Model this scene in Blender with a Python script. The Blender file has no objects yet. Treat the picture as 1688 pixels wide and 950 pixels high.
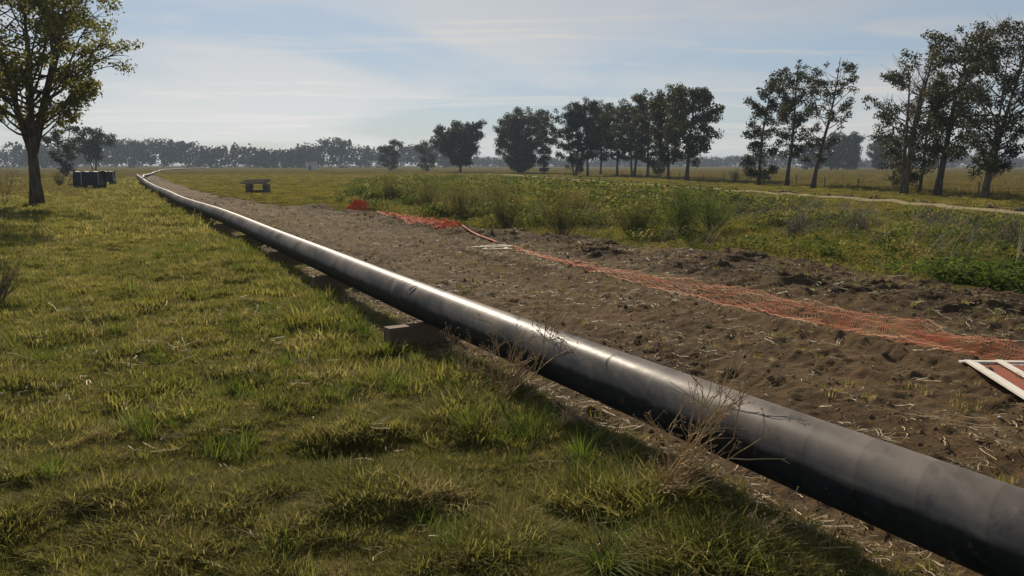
import bpy, math, random
import numpy as np
from mathutils import Vector, Matrix

# ------------------------------------------------------------------ camera, sky, sun, exposure
scene = bpy.context.scene
col = scene.collection
rad = math.radians

CAM_H = 2.7
cam_d = bpy.data.cameras.new('camera')
cam_d.sensor_width = 36.0
cam_d.lens = 36.0 * 1400.0 / 1688.0
cam_d.clip_start = 0.05
cam_d.clip_end = 20000.0
cam = bpy.data.objects.new('camera', cam_d)
col.objects.link(cam)
cam.location = (0, 0, CAM_H)
cam.rotation_euler = (rad(90) - math.atan(203.0 / 1400.0), 0, 0)
scene.camera = cam

SUN_EL, SUN_AZ = rad(29.5), rad(-15.0)       # azimuth clockwise from +Y
world = bpy.data.worlds.new('World')
scene.world = world
world.use_nodes = True
wn, wl = world.node_tree.nodes, world.node_tree.links
wn.clear()
w_out = wn.new('ShaderNodeOutputWorld')
w_bg = wn.new('ShaderNodeBackground')
w_bg.inputs['Strength'].default_value = 0.102
w_sky = wn.new('ShaderNodeTexSky')
w_sky.sky_type = 'NISHITA'
w_sky.sun_disc = False
w_sky.sun_elevation = SUN_EL
w_sky.sun_rotation = SUN_AZ
w_sky.altitude = 50
w_sky.air_density = 1.0
w_sky.dust_density = 0.3
w_sky.ozone_density = 1.2
# the sky's range evened out, as through thin high haze
w_gam = wn.new('ShaderNodeGamma'); w_gam.inputs[1].default_value = 0.5
wl.new(w_sky.outputs[0], w_gam.inputs[0])
w_tint = wn.new('ShaderNodeMix'); w_tint.data_type = 'RGBA'; w_tint.blend_type = 'MULTIPLY'; w_tint.inputs[0].default_value = 1.0
wl.new(w_gam.outputs[0], w_tint.inputs[6]); w_tint.inputs[7].default_value = (1.24, 1.40, 1.62, 1)
SKY = w_tint.outputs[2]
# thin cirrus, laid out on a high plane by direction
w_tc = wn.new('ShaderNodeTexCoord')
w_sep = wn.new('ShaderNodeSeparateXYZ')
wl.new(w_tc.outputs['Generated'], w_sep.inputs[0])
w_add = wn.new('ShaderNodeMath'); w_add.operation = 'MAXIMUM'; w_add.inputs[1].default_value = 0.0
wl.new(w_sep.outputs['Z'], w_add.inputs[0])
w_add2 = wn.new('ShaderNodeMath'); w_add2.operation = 'ADD'; w_add2.inputs[1].default_value = 0.06
wl.new(w_add.outputs[0], w_add2.inputs[0])
w_dx = wn.new('ShaderNodeMath'); w_dx.operation = 'DIVIDE'
w_dy = wn.new('ShaderNodeMath'); w_dy.operation = 'DIVIDE'
wl.new(w_sep.outputs['X'], w_dx.inputs[0]); wl.new(w_add2.outputs[0], w_dx.inputs[1])
wl.new(w_sep.outputs['Y'], w_dy.inputs[0]); wl.new(w_add2.outputs[0], w_dy.inputs[1])
w_cmb = wn.new('ShaderNodeCombineXYZ')
wl.new(w_dx.outputs[0], w_cmb.inputs[0]); wl.new(w_dy.outputs[0], w_cmb.inputs[1])
def wnoise(scale_xyz, rot, loc, sc, detail, lo, hi, dist=0.0):
    mp = wn.new('ShaderNodeMapping')
    mp.inputs['Scale'].default_value = scale_xyz
    mp.inputs['Rotation'].default_value = (0, 0, rot)
    mp.inputs['Location'].default_value = loc
    wl.new(w_cmb.outputs[0], mp.inputs[0])
    n = wn.new('ShaderNodeTexNoise')
    n.inputs['Scale'].default_value = sc
    n.inputs['Detail'].default_value = detail
    n.inputs['Roughness'].default_value = 0.55
    n.inputs['Distortion'].default_value = dist
    wl.new(mp.outputs[0], n.inputs['Vector'])
    r = wn.new('ShaderNodeMapRange'); r.interpolation_type = 'SMOOTHSTEP'
    r.inputs['From Min'].default_value = lo; r.inputs['From Max'].default_value = hi
    wl.new(n.outputs['Fac'], r.inputs['Value'])
    return r.outputs[0]
veil = wnoise((0.35, 0.22, 1), 0.35, (3.1, 1.7, 0), 1.0, 5, 0.36, 0.60, 0.6)
wisp = wnoise((0.5, 1.6, 1), -0.25, (0.4, 2.2, 0), 0.9, 6, 0.50, 0.70, 0.8)
w_m1 = wn.new('ShaderNodeMath'); w_m1.operation = 'MULTIPLY'; w_m1.inputs[1].default_value = 0.68
wl.new(veil, w_m1.inputs[0])
w_m2 = wn.new('ShaderNodeMath'); w_m2.operation = 'MULTIPLY'; w_m2.inputs[1].default_value = 0.55
wl.new(wisp, w_m2.inputs[0])
w_m3 = wn.new('ShaderNodeMath'); w_m3.operation = 'ADD'; w_m3.use_clamp = True
wl.new(w_m1.outputs[0], w_m3.inputs[0]); wl.new(w_m2.outputs[0], w_m3.inputs[1])
w_bw = wn.new('ShaderNodeRGBToBW'); wl.new(SKY, w_bw.inputs[0])
w_cl = wn.new('ShaderNodeMix'); w_cl.data_type = 'RGBA'; w_cl.blend_type = 'MULTIPLY'
w_cl.inputs[0].default_value = 1.0
wl.new(w_bw.outputs[0], w_cl.inputs[6]); w_cl.inputs[7].default_value = (1.27, 1.25, 1.22, 1)
w_mix = wn.new('ShaderNodeMix'); w_mix.data_type = 'RGBA'
wl.new(w_m3.outputs[0], w_mix.inputs[0]); wl.new(SKY, w_mix.inputs[6]); wl.new(w_cl.outputs[2], w_mix.inputs[7])
wl.new(w_mix.outputs[2], w_bg.inputs[0])
wl.new(w_bg.outputs[0], w_out.inputs[0])

sun_d = bpy.data.lights.new('sun', 'SUN')
sun_d.energy = 5.0
sun_d.angle = rad(0.6)
sun_d.color = (1.0, 0.87, 0.68)
sun = bpy.data.objects.new('sun', sun_d)
col.objects.link(sun)
to_sun = Vector((math.sin(SUN_AZ) * math.cos(SUN_EL), math.cos(SUN_AZ) * math.cos(SUN_EL), math.sin(SUN_EL)))
sun.rotation_euler = to_sun.to_track_quat('Z', 'Y').to_euler()
sun.location = to_sun * 60

vs = scene.view_settings
vs.view_transform = 'Standard'
vs.look = 'None'
vs.exposure = 0.27
vs.gamma = 1.0
vs.use_curve_mapping = False
cy = scene.cycles
cy.max_bounces = 6
cy.diffuse_bounces = 2
cy.glossy_bounces = 3
cy.transmission_bounces = 3
cy.transparent_max_bounces = 6
cy.volume_bounces = 0
cy.use_denoising = True
cy.sample_clamp_indirect = 4.0

# ------------------------------------------------------------------ numeric helpers
rng = np.random.default_rng(7)
random.seed(7)

def _hash(ix, iy, seed):
    n = (ix * 374761393 + iy * 668265263 + seed * 974634191) & 0xffffffff
    n = ((n ^ (n >> 13)) * 1274126177) & 0xffffffff
    n = (n ^ (n >> 16)) & 0xffffffff
    return n.astype(np.float64) / 4294967295.0
def vnoise(x, y, seed=0):
    x = np.asarray(x, float); y = np.asarray(y, float)
    ix = np.floor(x).astype(np.int64); iy = np.floor(y).astype(np.int64)
    fx = x - ix; fy = y - iy
    fx = fx * fx * fx * (fx * (fx * 6 - 15) + 10); fy = fy * fy * fy * (fy * (fy * 6 - 15) + 10)
    a = _hash(ix, iy, seed); b = _hash(ix + 1, iy, seed)
    c = _hash(ix, iy + 1, seed); d = _hash(ix + 1, iy + 1, seed)
    return (a * (1 - fx) + b * fx) * (1 - fy) + (c * (1 - fx) + d * fx) * fy
def fbm(x, y, octv=4, seed=0):
    s = 0.0; amp = 0.5; tot = 0.0
    for o in range(octv):
        s = s + amp * vnoise(x * 2 ** o + 13.7 * o, y * 2 ** o - 7.1 * o, seed + o); tot += amp; amp *= 0.5
    return s / tot
def sstep(a, b, x):
    t = np.clip((x - a) / (b - a), 0, 1)
    return t * t * (3 - 2 * t)

# the working strip runs along the pipe: t along it, u across it
PX, PY, QX, QY = -0.4550, 0.8905, 0.8905, 0.4550
def tu(x, y): return x * PX + y * PY, x * QX + y * QY
def xy(t, u): return t * PX + u * QX, t * PY + u * QY
_pt = np.arange(-40, 330, 0.5)
_pu = np.interp(_pt, [-40, 2.8, 12.4, 21.2, 36.6, 55.8, 99.6, 207, 330], [4.75, 4.71, 4.72, 5.0, 5.42, 5.62, 7.0, 12.3, 19])
_k = np.hanning(31); _k /= _k.sum()
_pu = np.convolve(np.pad(_pu, 15, mode='edge'), _k, mode='valid')
def pipe_u(t): return np.interp(t, _pt, _pu)
def lane_r(t): return np.interp(t, [-40, 10.9, 17.8, 25, 37, 48, 58, 71, 113, 179, 296], [17.6, 17.6, 17.7, 16.6, 14.9, 14.3, 12.4, 11.2, 11.8, 15.0, 22])
def lane_l(t): return pipe_u(t) - 0.35

def lane_mask(x, y, soft=0.5):
    """1 inside the bare strip, 0 outside, with a ragged edge"""
    t, u = tu(x, y)
    n = (fbm(x * 0.9, y * 0.9, 3, 41) - 0.5) * 1.1
    nr = (fbm(x * 0.45, y * 0.45, 3, 47) - 0.5) * 3.0
    return sstep(-soft, soft, u - lane_l(t) + n) * sstep(-soft, soft, lane_r(t) - u + nr) * sstep(-30, -20, t) * (1 - sstep(250, 280, t))

def ground_z(x, y):
    x = np.asarray(x, float); y = np.asarray(y, float)
    d = np.hypot(x, y)
    z = (fbm(x / 7.0, y / 7.0, 3, 3) - 0.5) * 0.22 + (fbm(x / 1.1, y / 1.1, 3, 5) - 0.5) * 0.32
    t, u = tu(x, y)
    near = np.exp(-((u - pipe_u(t)) / 1.3) ** 2)
    z = z * (1 - 0.6 * near)
    z = z * np.where(d > 120, np.clip(1 - (d - 120) / 300, 0.15, 1), 1)
    # shallow dip of the weedy ditch, low verge beyond it
    b = band_mask(x, y)
    z = z - 0.22 * b
    return z

def weed_x(y): return np.interp(y, [0, 39, 49, 61, 89, 154, 214], [25.5, 23.0, 20.8, 17.3, 9.9, -1.5, -34])
def band_mask(x, y):
    t, u = tu(x, y)
    return sstep(0, 2.0, u - lane_r(t)) * sstep(0, 3.0, weed_x(y) - x) * (1 - sstep(110, 170, y)) * sstep(2, 8, y) * sstep(-3, 3, x + 0.174 * y)

def dirt_z(x, y):
    t, u = tu(x, y)
    base = (fbm(x / 7.0, y / 7.0, 3, 3) - 0.5) * 0.10
    z = base + (fbm(x / 0.9, y / 0.9, 3, 11) - 0.5) * 0.04
    c1 = fbm(x / 0.22, y / 0.22, 3, 17)
    z = z + (vnoise(x / 0.11, y / 0.11, 67) - 0.5) * 0.030 + (fbm((t / 0.55), (u / 0.22), 2, 69) - 0.5) * 0.045 + np.maximum(c1 - 0.52, 0) * 0.17 * (0.35 + 1.3 * fbm(x / 1.6, y / 1.6, 2, 19))
    # ruts running along the strip
    z = z + (vnoise(u * 1.7, t * 0.10, 23) - 0.5) * 0.13 + (vnoise(u * 4.2, t * 0.22, 29) - 0.5) * 0.06
    # wheel ruts with lug marks
    for uc, sd in ((7.7, 1), (9.6, 2), (10.5, 3)):
        c = uc + (vnoise(t * 0.09, t * 0 + sd, 73) - 0.5) * 0.8
        wn_ = np.exp(-((u - c) / 0.20) ** 4) * (1 - sstep(40, 60, t)) * sstep(0.3, 0.5, vnoise(t * 0.2, t * 0 + 7 * sd, 75))
        z = z - 0.045 * wn_ + 0.014 * wn_ * np.sin(t * 2 * np.pi / 0.24 + np.abs(u - c) * 9) + 0.03 * np.exp(-((np.abs(u - c) - 0.30) / 0.10) ** 2) * (1 - sstep(40, 60, t))
    # broken spoil beside the pipe and the ploughed-up far edge
    pu = pipe_u(t)
    rz1 = np.exp(-((u - pu - 1.35) / 0.42) ** 2) * (0.35 + 0.65 * sstep(6, 14, t)) * sstep(0.35, 0.6, vnoise(t * 0.55, u * 0.3, 31))
    far_w = sstep(0.3, 1.6, u - 12.6 + 0.8 * np.clip((t - 20) / 15, 0, 1)) * (1 - sstep(60, 80, t))
    rg = 1 - np.abs(2 * fbm(x / 0.55, y / 0.55, 3, 37) - 1)
    rg2 = 1 - np.abs(2 * fbm(x / 1.5, y / 0.8, 3, 43) - 1)
    z = z + rz1 * (0.05 + 0.20 * rg ** 3) + far_w * (0.19 * rg ** 2 * fbm(x / 2.5, y / 2.5, 2, 53) + 0.17 * np.maximum(rg2 - 0.72, 0) / 0.28 * sstep(0.5, 0.7, vnoise(x / 2.1, y / 1.2, 59)))
    # slightly scooped under the pipe
    z = z - 0.05 * np.exp(-((u - pu) / 0.5) ** 2)
    m = lane_mask(x, y, 0.45)
    return z * m - 0.16 * (1 - m) + 0.0

def soil_moist(x, y):
    """freshly turned, darker soil: the spoil beside the pipe and the ploughed far edge"""
    t, u = tu(x, y); n = fbm(x / 1.8, y / 1.1, 4, 61)
    a = np.exp(-((u - pipe_u(t) - 1.3) / 0.75) ** 2) * (0.3 + 0.7 * sstep(5, 13, t))
    b = sstep(-0.4, 1.4, u - 12.7 + 0.8 * np.clip((t - 20) / 15, 0, 1))
    return np.clip(np.maximum(a, b) * sstep(0.30, 0.56, n) * 1.3 + 0.55 * sstep(0.57, 0.70, n), 0, 1)

def surf_z(x, y):
    m = lane_mask(x, y, 0.45)
    return np.maximum(ground_z(x, y) - 0.3 * sstep(0.55, 1.0, m), dirt_z(x, y))

# ------------------------------------------------------------------ mesh helpers
def mesh_np(name, V, F, mat=None, smooth=False, attrs=None):
    V = np.ascontiguousarray(V, dtype=np.float32).reshape(-1, 3)
    F = np.ascontiguousarray(F, dtype=np.int32)
    me = bpy.data.meshes.new(name)
    n = F.shape[1]
    me.vertices.add(len(V)); me.vertices.foreach_set('co', V.ravel())
    me.loops.add(F.size); me.loops.foreach_set('vertex_index', F.ravel())
    me.polygons.add(len(F))
    me.polygons.foreach_set('loop_start', np.arange(0, F.size, n, dtype=np.int32))
    if smooth: me.polygons.foreach_set('use_smooth', np.ones(len(F), dtype=bool))
    me.update(calc_edges=True)
    for k, a in (attrs or {}).items():
        dom = 'POINT' if len(a) == len(V) else 'FACE'
        at = me.attributes.new(k, 'FLOAT', dom)
        at.data.foreach_set('value', np.ascontiguousarray(a, dtype=np.float32))
    if mat: me.materials.append(mat)
    return me

class MB:
    """collects small shapes into one mesh"""
    def __init__(s): s.v = []; s.f = []
    def add(s, v, f):
        o = len(s.v); s.v += [tuple(p) for p in v]; s.f += [tuple(i + o for i in q) for q in f]
    def box(s, c, size, R=None, taper=0.0):
        hx, hy, hz = size[0] / 2, size[1] / 2, size[2] / 2
        v = []
        for z in (-1, 1):
            k = 1 - (taper if z > 0 else 0)
            for (a, b) in ((-1, -1), (1, -1), (1, 1), (-1, 1)):
                p = Vector((a * hx * k, b * hy * k, z * hz))
                v.append((R @ p if R else p) + Vector(c))
        s.add(v, [(3, 2, 1, 0), (4, 5, 6, 7), (0, 1, 5, 4), (1, 2, 6, 5), (2, 3, 7, 6), (3, 0, 4, 7)])
    def bar(s, a, b, w, h, up=Vector((0, 0, 1))):
        a, b = Vector(a), Vector(b); d = b - a; L = d.length; d.normalize()
        x = d.cross(up).normalized(); z = x.cross(d)
        R = Matrix((x, d, z)).transposed()
        s.box((a + b) / 2, (w, L, h), R)
    def tube(s, pts, r, n=6, cap=True):
        pts = [Vector(p) for p in pts]
        rr = r if isinstance(r, (list, tuple, np.ndarray)) else [r] * len(pts)
        v = []; f = []; prev = None
        for i, p in enumerate(pts):
            d = (pts[min(i + 1, len(pts) - 1)] - pts[max(i - 1, 0)])
            if d.length < 1e-9: d = Vector((0, 0, 1))
            d.normalize()
            if prev is None:
                ref = Vector((0, 0, 1)) if abs(d.z) < 0.9 else Vector((1, 0, 0))
                a = d.cross(ref).normalized()
            else:
                a = (prev - d * prev.dot(d))
                a = a.normalized() if a.length > 1e-6 else d.orthogonal().normalized()
            prev = a; b = d.cross(a)
            for k in range(n):
                t = 2 * math.pi * k / n
                v.append(p + (a * math.cos(t) + b * math.sin(t)) * rr[i])
        for i in range(len(pts) - 1):
            for k in range(n):
                k2 = (k + 1) % n
                f.append((i * n + k, i * n + k2, (i + 1) * n + k2, (i + 1) * n + k))
        if cap:
            f.append(tuple(reversed(range(n)))); f.append(tuple(range((len(pts) - 1) * n, len(pts) * n)))
        s.add(v, f)
    def mesh(s, name, mat, smooth=False, bevel=0):
        me = bpy.data.meshes.new(name)
        me.from_pydata([tuple(p) for p in s.v], [], s.f)
        if smooth: me.polygons.foreach_set('use_smooth', [True] * len(me.polygons))
        me.materials.append(mat); me.update()
        return me

def link(name, me, parent=None, loc=None):
    o = bpy.data.objects.new(name, me); col.objects.link(o)
    if parent: o.parent = parent
    if loc is not None: o.location = loc
    return o
def tag(o, label=None, cat=None, group=None, kind=None):
    if label: o['label'] = label
    if cat: o['category'] = cat
    if group: o['group'] = group
    if kind: o['kind'] = kind
    return o
def thing(name, label, cat, loc, rz=0.0, group=None):
    o = bpy.data.objects.new(name, None); col.objects.link(o)
    o.empty_display_size = 0.3
    o.location = loc; o.rotation_euler = (0, 0, rz)
    return tag(o, label, cat, group)
def bevel(o, w, seg=2):
    m = o.modifiers.new('bevel', 'BEVEL'); m.width = w; m.segments = seg; m.limit_method = 'ANGLE'
    return o

# ------------------------------------------------------------------ materials
class NT:
    def __init__(s, name):
        s.m = bpy.data.materials.new(name); s.m.use_nodes = True
        s.t = s.m.node_tree; s.t.nodes.clear()
        s.out = s.t.nodes.new('ShaderNodeOutputMaterial')
    def n(s, typ, **kw):
        nd = s.t.nodes.new(typ)
        for k, v in kw.items(): setattr(nd, k, v)
        return nd
    def l(s, a, b): s.t.links.new(a, b)
    def geo(s): return s.n('ShaderNodeNewGeometry').outputs['Position']
    def noise(s, scale, detail=4, rough=0.55, vec=None, dist=0.0, stretch=None):
        nd = s.n('ShaderNodeTexNoise')
        nd.inputs['Scale'].default_value = scale; nd.inputs['Detail'].default_value = detail
        nd.inputs['Roughness'].default_value = rough; nd.inputs['Distortion'].default_value = dist
        v = vec if vec is not None else s.geo()
        if stretch:
            mp = s.n('ShaderNodeMapping'); mp.inputs['Scale'].default_value = stretch; s.l(v, mp.inputs[0]); v = mp.outputs[0]
        s.l(v, nd.inputs['Vector'])
        return nd.outputs['Fac']
    def rng(s, v, a, b, c=0.0, d=1.0):
        r = s.n('ShaderNodeMapRange'); r.inputs['From Min'].default_value = a; r.inputs['From Max'].default_value = b
        r.inputs['To Min'].default_value = c; r.inputs['To Max'].default_value = d
        s.l(v, r.inputs['Value']); return r.outputs[0]
    def mix(s, fac, a, b, mode='MIX'):
        m = s.n('ShaderNodeMix', data_type='RGBA', blend_type=mode)
        for sock, val in ((m.inputs[0], fac), (m.inputs[6], a), (m.inputs[7], b)):
            if isinstance(val, (int, float)): sock.default_value = val
            elif isinstance(val, tuple): sock.default_value = val if len(val) == 4 else val + (1,)
            else: s.l(val, sock)
        return m.outputs[2]
    def math(s, op, a, b):
        m = s.n('ShaderNodeMath', operation=op)
        for sock, val in ((m.inputs[0], a), (m.inputs[1], b)):
            if isinstance(val, (int, float)): sock.default_value = val
            else: s.l(val, sock)
        return m.outputs[0]
    def attr(s, name): return s.n('ShaderNodeAttribute', attribute_name=name).outputs['Fac']
    def rand(s): return s.n('ShaderNodeObjectInfo').outputs['Random']
    def bump(s, h, strength=0.4, dist=0.02):
        b = s.n('ShaderNodeBump'); b.inputs['Strength'].default_value = strength; b.inputs['Distance'].default_value = dist
        s.l(h, b.inputs['Height']); return b.outputs[0]
    def pbr(s, colr, rough=0.8, normal=None, spec=0.3, metal=0.0, transl=None, tcol=None):
        p = s.n('ShaderNodeBsdfPrincipled')
        if isinstance(colr, tuple): p.inputs['Base Color'].default_value = colr if len(colr) == 4 else colr + (1,)
        else: s.l(colr, p.inputs['Base Color'])
        if isinstance(rough, (int, float)): p.inputs['Roughness'].default_value = rough
        else: s.l(rough, p.inputs['Roughness'])
        p.inputs['Specular IOR Level'].default_value = spec
        p.inputs['Metallic'].default_value = metal
        if normal is not None: s.l(normal, p.inputs['Normal'])
        sh = p.outputs[0]
        if transl:
            tr = s.n('ShaderNodeBsdfTranslucent')
            c = tcol if tcol is not None else colr
            if isinstance(c, tuple): tr.inputs[0].default_value = c if len(c) == 4 else c + (1,)
            else: s.l(c, tr.inputs[0])
            mx = s.n('ShaderNodeMixShader'); mx.inputs[0].default_value = transl
            s.l(sh, mx.inputs[1]); s.l(tr.outputs[0], mx.inputs[2]); sh = mx.outputs[0]
        s.l(sh, s.out.inputs['Surface'])
        return s.m

def leaf_mat(name, dark, light, dry, transl=0.35, patch=0.35, rough=0.6, spec=0.25, dryness=(0.62, 0.8)):
    k = NT(name)
    a = k.noise(patch, 3, 0.6)
    v = k.attr('var')
    f = k.math('ADD', k.math('MULTIPLY', k.rng(a, 0.35, 0.65), 0.6), k.math('MULTIPLY', v, 0.4))
    c = k.mix(f, dark, light)
    dn = k.math('ADD', k.math('MULTIPLY', k.noise(patch * 2.3, 3, 0.6), 0.7), k.math('MULTIPLY', k.rand(), 0.3))
    c = k.mix(k.rng(dn, dryness[0] - 0.12, dryness[1]), c, dry)
    c = k.mix(k.attr('dry'), c, dry)
    b = k.math('ADD', 0.75, k.math('MULTIPLY', k.rand(), 0.5))
    m = k.n('ShaderNodeMix', data_type='RGBA', blend_type='MULTIPLY'); m.inputs[0].default_value = 1.0
    k.l(c, m.inputs[6]); k.l(b, m.inputs[7])
    return k.pbr(m.outputs[2], rough, spec=spec, transl=transl)

M = {}
M['grass'] = leaf_mat('grass_blade', (0.092, 0.114, 0.018), (0.255, 0.240, 0.045), (0.36, 0.28, 0.115), 0.55, 0.45, 0.75, 0.12)
M['lush'] = leaf_mat('lush_grass_blade', (0.065, 0.110, 0.014), (0.155, 0.205, 0.025), (0.25, 0.22, 0.07), 0.52, 0.8, 0.7, 0.15)
M['verge'] = leaf_mat('verge_grass_blade', (0.135, 0.135, 0.018), (0.27, 0.235, 0.036), (0.30, 0.235, 0.07), 0.48, 0.12, 0.8, 0.1)
M['field'] = leaf_mat('field_grass_blade', (0.130, 0.118, 0.028), (0.215, 0.180, 0.046), (0.24, 0.175, 0.065), 0.38, 0.05, 0.85, 0.05)
M['weed'] = leaf_mat('weed_leaf', (0.112, 0.122, 0.022), (0.265, 0.240, 0.048), (0.30, 0.235, 0.09), 0.52, 0.30, 0.85, 0.05, dryness=(0.52, 0.74))
M['weed_dark'] = leaf_mat('weed_leaf_dark', (0.050, 0.082, 0.014), (0.12, 0.155, 0.026), (0.15, 0.14, 0.04), 0.46, 0.8, 0.8, 0.08, dryness=(0.75, 0.95))
M['shrub'] = leaf_mat('shrub_leaf', (0.105, 0.110, 0.030), (0.19, 0.178, 0.046), (0.20, 0.16, 0.065), 0.46, 0.5, 0.85, 0.06)
M['shrub_green'] = leaf_mat('shrub_leaf_green', (0.078, 0.118, 0.018), (0.155, 0.20, 0.030), (0.17, 0.17, 0.045), 0.48, 0.5, 0.85, 0.06)
M['shrub_grey'] = leaf_mat('shrub_leaf_grey', (0.09, 0.08, 0.05), (0.13, 0.115, 0.07), (0.15, 0.12, 0.07), 0.30, 0.5)
M['euca'] = leaf_mat('eucalyptus_leaf', (0.020, 0.028, 0.010), (0.054, 0.060, 0.017), (0.085, 0.072, 0.024), 0.24, 0.35, dryness=(0.66, 0.9))
M['euca2'] = leaf_mat('eucalyptus_leaf_olive', (0.028, 0.036, 0.010), (0.078, 0.076, 0.019), (0.11, 0.086, 0.028), 0.28, 0.35, dryness=(0.66, 0.9))
M['broad'] = leaf_mat('broadleaf_yellow_green', (0.075, 0.090, 0.013), (0.195, 0.190, 0.026), (0.24, 0.19, 0.03), 0.46, 0.55, dryness=(0.64, 0.85))
M['far'] = leaf_mat('far_wood_leaf', (0.018, 0.027, 0.013), (0.036, 0.046, 0.019), (0.05, 0.05, 0.024), 0.12, 0.03)
M['straw'] = leaf_mat('straw', (0.26, 0.195, 0.095), (0.50, 0.41, 0.24), (0.36, 0.28, 0.15), 0.25, 0.6)

k = NT('bark'); v = k.noise(6.0, 5, 0.6, stretch=(1, 1, 0.25))
M['bark'] = k.pbr(k.mix(k.rng(v, 0.35, 0.65), (0.045, 0.036, 0.026), (0.13, 0.105, 0.08)), 0.9, k.bump(v, 0.6, 0.05), 0.15)
k = NT('bark_pale'); v = k.noise(3.0, 5, 0.6, stretch=(1, 1, 0.2))
M['bark_pale'] = k.pbr(k.mix(k.rng(v, 0.35, 0.65), (0.08, 0.062, 0.045), (0.24, 0.20, 0.155)), 0.85, k.bump(v, 0.5, 0.04), 0.15)
k = NT('dead_twig'); v = k.noise(40.0, 3)
M['twig'] = k.pbr(k.mix(v, (0.26, 0.175, 0.085), (0.46, 0.33, 0.18)), 0.85, None, 0.2)
k = NT('grey_stalk'); v = k.noise(20.0, 3)
M['stalk'] = k.pbr(k.mix(v, (0.20, 0.165, 0.115), (0.36, 0.31, 0.23)), 0.85, None, 0.2)

def soil_nodes(k):
    a = k.noise(0.55, 4); b = k.noise(7.0, 6, 0.65); c = k.noise(45.0, 5, 0.7)
    base = k.mix(k.rng(a, 0.32, 0.68), (0.112, 0.067, 0.030), (0.180, 0.115, 0.054))
    base = k.mix(k.rng(b, 0.38, 0.62), k.mix(0.65, base, (0.050, 0.034, 0.020)), base)
    base = k.mix(k.rng(c, 0.56, 0.74, 0, 0.55), base, (0.28, 0.21, 0.135))
    return base, b, c
k = NT('bare_soil'); base, b, c = soil_nodes(k)
h = k.math('ADD', k.math('MULTIPLY', b, 0.6), k.math('MULTIPLY', c, 0.4))
base = k.mix(k.math('MULTIPLY', k.attr('moist'), 0.75), base, k.mix(0.35, (0.036, 0.025, 0.016), base))
M['soil'] = k.pbr(base, 0.95, k.bump(h, 1.0, 0.09), 0.08)
k = NT('clod'); v = k.noise(14.0, 5, 0.65); r = k.rand()
base = k.mix(r, (0.105, 0.071, 0.041), (0.22, 0.158, 0.092))
M['clod'] = k.pbr(k.mix(k.rng(v, 0.35, 0.65, 0, 0.5), base, (0.15, 0.11, 0.07)), 0.95, k.bump(v, 0.8, 0.03), 0.1)
k = NT('pale_chip'); r = k.rand()
M['chip'] = k.pbr(k.mix(r, (0.30, 0.25, 0.17), (0.60, 0.56, 0.47)), 0.8, None, 0.2)

k = NT('pasture'); a = k.noise(0.07, 4); b = k.noise(0.9, 5, 0.65); c = k.noise(9.0, 5, 0.7)
gr = k.mix(k.rng(a, 0.35, 0.65), (0.072, 0.074, 0.016), (0.115, 0.106, 0.026))
gr = k.mix(k.rng(b, 0.35, 0.65), gr, k.mix(0.55, gr, (0.10, 0.078, 0.032)))
gr = k.mix(k.rng(c, 0.4, 0.62), k.mix(0.5, gr, (0.040, 0.036, 0.014)), gr)
fd = k.noise(0.012, 4, stretch=(0.35, 1.0, 1.0))
fl = k.mix(k.rng(fd, 0.35, 0.65), (0.095, 0.075, 0.026), (0.120, 0.102, 0.034))
fl = k.mix(k.rng(b, 0.35, 0.65), fl, k.mix(0.4, fl, (0.09, 0.082, 0.030)))
gr = k.mix(k.attr('field'), gr, fl)
so, b2, c2 = soil_nodes(k)
gr = k.mix(k.attr('bare'), gr, so)
M['pasture'] = k.pbr(gr, 1.0, k.bump(k.math('ADD', b, c), 0.35, 0.03), 0.0)
k = NT('track'); a = k.noise(1.2, 5); b = k.noise(12.0, 4)
M['track'] = k.pbr(k.mix(k.rng(b, 0.3, 0.7), k.mix(a, (0.16, 0.130, 0.058), (0.27, 0.22, 0.125)), (0.25, 0.20, 0.115)), 0.95, k.bump(b, 0.5, 0.04), 0.1)

def sheen_coat(k, base, rough, normal):
    df = k.n('ShaderNodeBsdfDiffuse'); gl = k.n('ShaderNodeBsdfGlossy')
    k.l(base, df.inputs['Color']); k.l(normal, df.inputs['Normal'])
    gl.inputs['Color'].default_value = (0.9, 0.9, 0.92, 1)
    k.l(k.math('ADD', rough, 0.07), gl.inputs['Roughness']); k.l(normal, gl.inputs['Normal'])
    lw = k.n('ShaderNodeLayerWeight'); lw.inputs['Blend'].default_value = 0.5
    fac = k.math('ADD', 0.022, k.math('MULTIPLY', k.math('POWER', lw.outputs['Facing'], 3.0), 0.075))
    mx = k.n('ShaderNodeMixShader'); k.l(fac, mx.inputs[0]); k.l(df.outputs[0], mx.inputs[1]); k.l(gl.outputs[0], mx.inputs[2])
    k.l(mx.outputs[0], k.out.inputs['Surface'])
    return k.m
def obj_coord(k): return k.n('ShaderNodeTexCoord').outputs['Object']
k = NT('pipe_coating'); oc = obj_coord(k)
a = k.noise(1.3, 5, 0.6, oc); b = k.noise(9.0, 6, 0.65, oc); st = k.noise(2.2, 5, 0.6, oc, 0.5, (1, 0.22, 1))
nrm = k.n('ShaderNodeNewGeometry').outputs['Normal']; sp = k.n('ShaderNodeSeparateXYZ'); k.l(nrm, sp.inputs[0])
up = k.rng(k.math('ADD', sp.outputs['Z'], k.math('MULTIPLY', k.math('SUBTRACT', st, 0.5), 0.55)), 0.10, 0.30)
dust = k.math('MULTIPLY', up, k.math('ADD', 0.30, k.math('MULTIPLY', k.rng(st, 0.35, 0.68), 0.70)))
base = k.mix(k.rng(a, 0.35, 0.65), (0.010, 0.0115, 0.014), (0.022, 0.023, 0.026))
base = k.mix(k.math('MULTIPLY', dust, 0.90), base, (0.235, 0.196, 0.158))
base = k.mix(k.rng(b, 0.58, 0.74, 0, 0.5), base, (0.22, 0.185, 0.14))
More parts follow.
